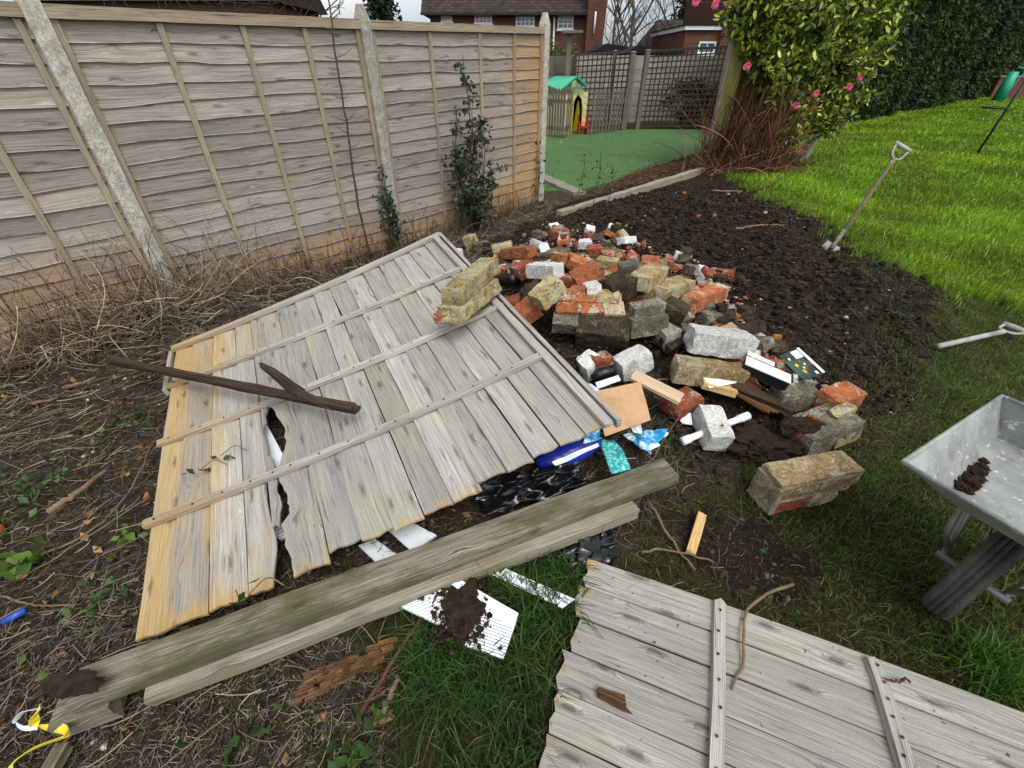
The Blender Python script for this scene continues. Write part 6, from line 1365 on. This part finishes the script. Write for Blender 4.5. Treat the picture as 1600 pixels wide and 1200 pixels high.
# ivy sprigs on the fallen panel and the beam
for i, (px, py, z_2, n_, sz_, lab) in enumerate([(312,735,.16,5,.030,'small ivy sprig lying on the yellowed boards of the fallen panel'), (345,712,.17,5,.022,'tiny ivy scrap right of the sprig on the fallen panel'), (388,930,.22,7,.045,'dark ivy leaves draped over the mossy beam')]):
    c_ = G(px, py, z_2); t = thing('ivy_sprig', lab, 'ivy', c_); a_ = rg.normal(0, .018, (n_, 3))*[1, 1, .3]; [fast('leaf', *((lambda q_: (q_[0], q_[1], M['leaf'], q_[2]))(leaves_at((c_+a_)[j:j+1], sz_, 400+i*20+j, S(24,40,20), S(52,72,38), 1.2, 0))), parent=t) for j in range(n_)]
    P = curve_pts([c_, c_+np.array([.04, .05, .012]), c_+np.array([.10, .03, .004])], 10); tubes('stem', [(P, .0022)], M['bark_pale'], t, 5)

# ---- mossy post, brown timber panel, bramble stems, camellia, stone bench
bq = G(1110,266); Yq = bq[1]; tp_ = A(1172,-12,Yq)
t = thing('timber_post', 'big mossy green timber post at the left of the camellia', 'post', bq)
bar('shaft', tp_, bq-[0,0,.1], .22, .16, M['wood_post_moss'], t, up=(0, -1, 0), rough=.008, seed=3, top=False)
bar('edge_strip', tp_-[.13, .02, 0], bq-[.13, .02, .1], .035, .12, M['wood_beam_pale'], t, up=(0, -1, 0), rough=.006, seed=4, top=False)
t = thing('wooden_screen', 'brown weathered timber panel between the mossy post and the camellia', 'fence panel', bq+[.6, .1, 0])
for i in range(7):
    x_ = bq[0]+.16+i*.105; bar('board', (x_, Yq+.02+.01*(i % 2), 2.35+.02*(i % 3)), (x_, Yq+.02+.01*(i % 2), -.05), .10, .018, M['wood_brown'], t, up=(0, -1, 0), rough=.008, seed=900+i)
for z_2 in (.5, 1.2, 1.9): bar('rail', (bq[0]+.1, Yq+.06, z_2), (bq[0]+.86, Yq+.06, z_2), .04, .08, M['wood_brown'], t, seed=920)
# bramble / climber stems swathing the post foot
L = []; bt_ = thing('climber_stems', 'mass of dry reddish climber stems in front of the mossy post', 'climber', bq+[.35, -.25, 0])
nS = 620; sx_ = rg.normal(.38, .34, nS); X_ = bq[0]+sx_; Y_s = bq[1]+rg.uniform(-.5, -.12, nS)
V, T, C = strands(X_, Y_s, H(X_, Y_s)+.01, .95, .0075, S(58,36,26), S(150,108,78), 95, 1.25, .16, 9); fast('stem', V, T, M['straw'], C, parent=bt_, kind='stuff')
nS = 420; X_ = bq[0]+rg.normal(.45, .45, nS); Y_s = bq[1]+rg.uniform(-.7, -.2, nS)
V, T, C = strands(X_, Y_s, H(X_, Y_s)+.02, .5, .006, S(70,44,32), S(160,122,92), 96, .7, .30, 7); fast('trailing_stem', V, T, M['straw'], C, parent=bt_, kind='stuff')
# camellia: leaf clusters on branches, grown around a crown outline
cb_ = np.array([4.95, 9.2, 0.0]); stems = []; LC = []; CL = []
cent = [(1275,60,9.3,.95),(1215,15,8.9,.75),(1335,20,9.5,.85),(1300,115,9.2,.70),(1240,95,8.8,.60),(1350,60,9.5,.6),(1275,165,8.9,.42),(1235,180,8.7,.36),(1195,60,8.6,.42),(1365,-10,9.6,.6),(1165,15,8.6,.36),(1290,-30,9.4,1.0),(1225,215,8.6,.26),(1210,135,8.6,.32),(1318,150,9.1,.36),(1195,100,8.5,.26),(1190,5,8.5,.42),(1260,20,8.9,.7),(1290,190,8.9,.26)]
for i, (px, py, Y_, R_2) in enumerate(cent):
    c_ = A(px, py, Y_); b0_ = cb_+np.array([rr.gauss(0, .15), rr.gauss(0, .12), 0]); P = curve_pts([b0_, (b0_+c_)/2+np.array([rr.gauss(0, .12), rr.gauss(0, .1), .1]), c_], 12, .015, i); stems.append((P, np.linspace(.030, .010, 12)))
    nt_ = int(84*R_2/.6)
    for j in range(nt_):
        d_ = np.array([rr.gauss(0, 1), rr.gauss(0, 1), rr.gauss(0, .85)]); d_ /= np.linalg.norm(d_); e_ = c_+d_*R_2*rr.uniform(.55, 1.08); e_[2] = max(e_[2], .12); s0_ = c_+d_*R_2*.12; stems.append((curve_pts([s0_, (s0_+e_)/2+np.array([0, 0, .06]), e_], 5, .01, j), np.linspace(.008, .003, 5)))
        for q in range(15): f_ = rr.uniform(.55, 1.08); LC.append(s0_+(e_-s0_)*f_+np.array([rr.gauss(0, .05), rr.gauss(0, .05), rr.gauss(0, .045)]))
LC = np.array(LC); rgc = np.random.default_rng(55); yel = rgc.random(len(LC)) < .42
t = thing('camellia', 'tall camellia with yellow-green glossy leaves and pink flowers', 'camellia', cb_)
tubes('branch', stems, M['bark'], t, 5)
V1 = leaves6(LC[~yel], .060, 61, S(44,66,20), S(92,112,34), 1.8, 0, .35); V2 = leaves6(LC[yel], .062, 62, S(120,136,34), S(196,198,84), 1.8, 0, .45); V, T, C = cat_([V1, V2]); fast('foliage', V, T, M['leaf'], C, parent=t)
def flower(px, py, Y_, r_=.055):
    c_ = A(px, py, Y_); Vp = []; Tp = []; Cp = []; rgf = np.random.default_rng(int(px*7+py))
    for ring__, (nn4, rr4, tl) in enumerate(((7, 1.0, .25), (6, .75, .7), (5, .5, 1.2))):
        for k4 in range(nn4):
            a4 = 6.283*k4/nn4+ring__*.4+rgf.normal(0, .1); o4 = np.array([math.cos(a4), 0, math.sin(a4)])*rr4*r_; n4 = np.array([0, -1, 0])*r_*tl*.5; sd4 = np.array([-math.sin(a4), 0, math.cos(a4)])*r_*.42*rr4; b4 = len(Vp); Vp += [c_, c_+o4*.7+sd4+n4*.6, c_+o4*1.05+n4, c_+o4*.7-sd4+n4*.6]; Tp += [(b4, b4+1, b4+2), (b4, b4+2, b4+3)]
            cl_ = np.array(S(226,110,140)[:3])*rgf.uniform(.75, 1.25); Cp += [cl_]*4
    fast('flower', np.array(Vp), np.array(Tp), M['petal'], np.array(Cp), parent=t)
for px, py, Y_ in [(1168,103,8.3),(1087,3,8.6),(1117,8,8.6),(1344,121,8.7),(1327,136,8.6),(1275,146,8.4),(1243,165,8.2),(1092,-4,8.8),(1120,0,8.8),(1228,240,8.7),(1250,238,8.75)]: flower(px, py, Y_, .058)
# sprig carrying the flowers left of the post
b0_ = A(1165,20,8.95); stems = []; LC = []
for e_ in (A(1088,4,8.87), A(1118,10,8.82), A(1150,-20,8.9)):
    P = curve_pts([b0_, (b0_+e_)/2+[0,0,.04], e_], 7); tubes('branch', [(P, np.linspace(.010, .004, 7))], M['bark'], t, 5)
# stone bench behind the camellia foot
c_ = G(1262,250); t = thing('stone_bench', 'weathered pale stone bench with scrolled legs beside the camellia', 'bench', c_)
zt_2 = A(1280,190,c_[1])[2]; xl, xr = A(1205,200,c_[1])[0], A(1300,192,c_[1])[0]
brick(np.array([xl, c_[1], zt_2]), np.array([xr, c_[1], zt_2]), .42, .075, 'stone_grey', None, 501, parent=t, name='seat', res=(12, 5, 3))
for xx_ in (xr-.30, xl+.22):
    P = curve_pts([(xx_+.20, c_[1]-.02, zt_2-.07), (xx_+.06, c_[1]-.02, zt_2-.22), (xx_, c_[1]-.02, zt_2-.40), (xx_-.10, c_[1]-.02, 0)], 12); V, Fc = tube_geo(P, np.interp(np.linspace(0, 1, 12), [0, .3, .6, 1], [.10, .065, .06, .10]), 8); V = np.array(V); V[:, 1] = c_[1]+(V[:, 1]-c_[1])*2.0; raw('leg', V, Fc, M['stone_grey'], t, smooth=True)
# the hedge along the lawn
h0_ = np.array([7.6, 13.6]); h1_ = np.array([36.0, 38.0]); hd_ = (h1_-h0_)/np.linalg.norm(h1_-h0_); hn_ = np.array([hd_[1], -hd_[0]]); HL = np.linalg.norm(h1_-h0_)
t = thing('tall_hedge', 'tall dark green clipped hedge along the back of the lawn', 'hedge', (h0_[0]+5, h0_[1]+5, 0))
# solid inner body
q, Fc = bg(60, 6, 16); bx_ = np.array([h0_[0], h0_[1]])+np.outer((q[:, 0]+.5)*HL, hd_)-np.outer((q[:, 1]+.5)*1.6+.15, hn_); zz_ = (q[:, 2]+.5)*5.3; nzb = .18*fbm(q[:, 0]*40, q[:, 2]*9, 3); bx_ += np.outer(nzb, hn_)
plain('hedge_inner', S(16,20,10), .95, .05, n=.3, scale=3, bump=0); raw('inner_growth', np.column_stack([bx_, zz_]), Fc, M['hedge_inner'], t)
nL = 150000; rgh = np.random.default_rng(77); uu = np.exp(rgh.uniform(0, np.log(1+HL/3.0), nL)); uu = (uu-1)*3.0; zz_ = rgh.random(nL)*5.4; dep = rgh.random(nL)**2*.5
wav_ = .35*fbm(uu*.5, zz_*.35, 41)+.16*fbm(uu*1.6, zz_*.8, 43)+.10*fbm(uu*4.0, zz_*2.5, 45); P_ = h0_[None]+np.outer(uu, hd_)+np.outer(wav_-dep+.12, hn_)
endm = rgh.random(nL) < .16; dpt = rgh.random(nL)*1.7; P_[endm] = h0_[None]-np.outer(dpt[endm], hn_)-np.outer(rgh.random(endm.sum())*.35+.2*fbm(dpt[endm]*2, zz_[endm]*1.2, 47), hd_)
C_ = np.column_stack([P_, zz_]); sz_ = .055*np.maximum(1.0, np.hypot(P_[:, 0], P_[:, 1])/18.0)
tone = np.clip(.5+1.3*fbm(uu*.9, zz_*.5, 49)+.5*fbm(uu*3, zz_*2, 50), 0, 1); V, T, C = leaves_at(C_, sz_[:, None], 78, S(22,30,13), S(64,78,34), 2.6, -.1, 1.1); C *= np.repeat(.45+.95*tone, 4)[:, None]; fast('foliage', V, T, M['leaf_matt'], C, parent=t)
# dark laurel at the near end of the hedge
lb = np.array([7.1, 12.6, 0.0]); LC = []; stems = []
for i in range(60):
    d_ = np.array([rr.gauss(0.1, .5), rr.gauss(.2, .4), abs(rr.gauss(1.6, 1.1))]); e_ = lb+np.array([np.clip(d_[0], -.95, 1.3), np.clip(d_[1], -.8, .8), np.clip(d_[2], .1, 3.6)]); stems.append((curve_pts([lb, (lb+e_)/2+[0,0,.3], e_], 7, .02, i), np.linspace(.025, .006, 7)))
    for j in range(130): LC.append(e_+np.array([rr.gauss(0, .24), rr.gauss(0, .24), rr.gauss(0, .30)]))
LC = np.array(LC); LC = LC[(LC[:, 2] > .05) & (LC[:, 1] > 12.0)]
leafy('laurel_bush', 'very dark evergreen bush between the camellia and the clipped hedge', 'bush', lb, stems, LC, .06, S(14,20,12), S(34,44,26), 19, stretch=1.7)
# weeds by the edging, shrub behind the fence, shrubs behind the trellis
for i, (px, py, tx, ty, lab) in enumerate([(893,330,915,240,'spindly leafless weed left of three in front of the play turf'),(945,330,958,262,'spindly budding weed in the middle of three in front of the play turf'),(925,325,940,238,'spindly nodding weed right of the tallest in front of the play turf')]):
    b0_ = GT(px, py); e_ = A(tx, ty, b0_[1]+.1); P = curve_pts([b0_, (b0_+e_)/2+[.03,0,0], e_], 10, .006, i); LC = [P[k_]+np.array([rr.gauss(0, .05), rr.gauss(0, .04), rr.gauss(0, .04)]) for k_ in range(4, 10) for q_ in range(4)]; leafy('spindly_weed', lab, 'weed', b0_, [(P, np.linspace(.006, .003, 10))]+[([P[k_], P[k_]+np.array([rr.gauss(0, .08), rr.gauss(0, .05), rr.uniform(0, .08)])], [.003, .002]) for k_ in range(3, 10)], np.array(LC), .028, S(30,44,26), S(74,88,52), 30+i, stretch=1.4)
def bush(label, c, R3, n, size, cA, cB, seed, mat='leaf_matt', cat='bush'):
    LC = []; st3 = []; c = np.asarray(c, float)
    for i in range(n//60):
        d_ = np.array([rr.gauss(0, 1), rr.gauss(0, 1), rr.gauss(.35, .8)]); d_ /= np.linalg.norm(d_); e_ = c+d_*np.asarray(R3)*rr.uniform(.5, 1.0)+np.array([0, 0, R3[2]]); e_[2] = max(e_[2], .08); st3.append((curve_pts([c, (c+e_)/2+[0,0,.05], e_], 6, .01, i), np.linspace(.015, .004, 6)))
        for q_ in range(60): LC.append(e_+np.array([rr.gauss(0, .16), rr.gauss(0, .16), rr.gauss(0, .14)])*R3[0])
    leafy('garden_bush', label, cat, c, st3, np.array(LC), size, cA, cB, seed, mat)
bush('clipped green bush showing above the grey fence by the concrete post', (A(868,80,17.5)[0], 17.5, .9), (.75, .5, .65), 2200, .05, S(40,62,24), S(88,112,52), 71)
bush('dark bush seen through the middle of the right trellis panel', (A(1068,170,15.6)[0], 15.6, .1), (.7, .4, .55), 1600, .05, S(20,26,16), S(52,60,40), 72)
bush('low dark bush behind the trellis near the mossy post', (A(1115,165,15.5)[0], 15.5, .1), (.5, .4, .5), 1200, .05, S(22,28,18), S(56,64,44), 73)
bush('pink flowering low shrub at the foot of the camellia', (A(1222,243,8.75)[0], 8.75, 0), (.32, .2, .12), 420, .05, S(40,58,24), S(92,110,44), 74, 'leaf')
# reddish dead weed strip beside the turf and wood chip
x, y = rect(9000, .6, 4.2, 5.6, 9.2); eb = inpoly(x, y, GP([(880,322),(1000,268),(1095,228),(1100,262),(930,312)])); x, y = x[eb], y[eb]
V, T, C = strands(x, y, H(x, y)+.01, .10, .004, S(60,38,26), S(130,96,70), 91, .15, .3, 4, zvar=.05); o = fast('bark_mulch', V, T, M['straw'], C); tag(o, 'reddish brown mulch strip between the turf and the sleeper', 'mulch', kind='stuff')
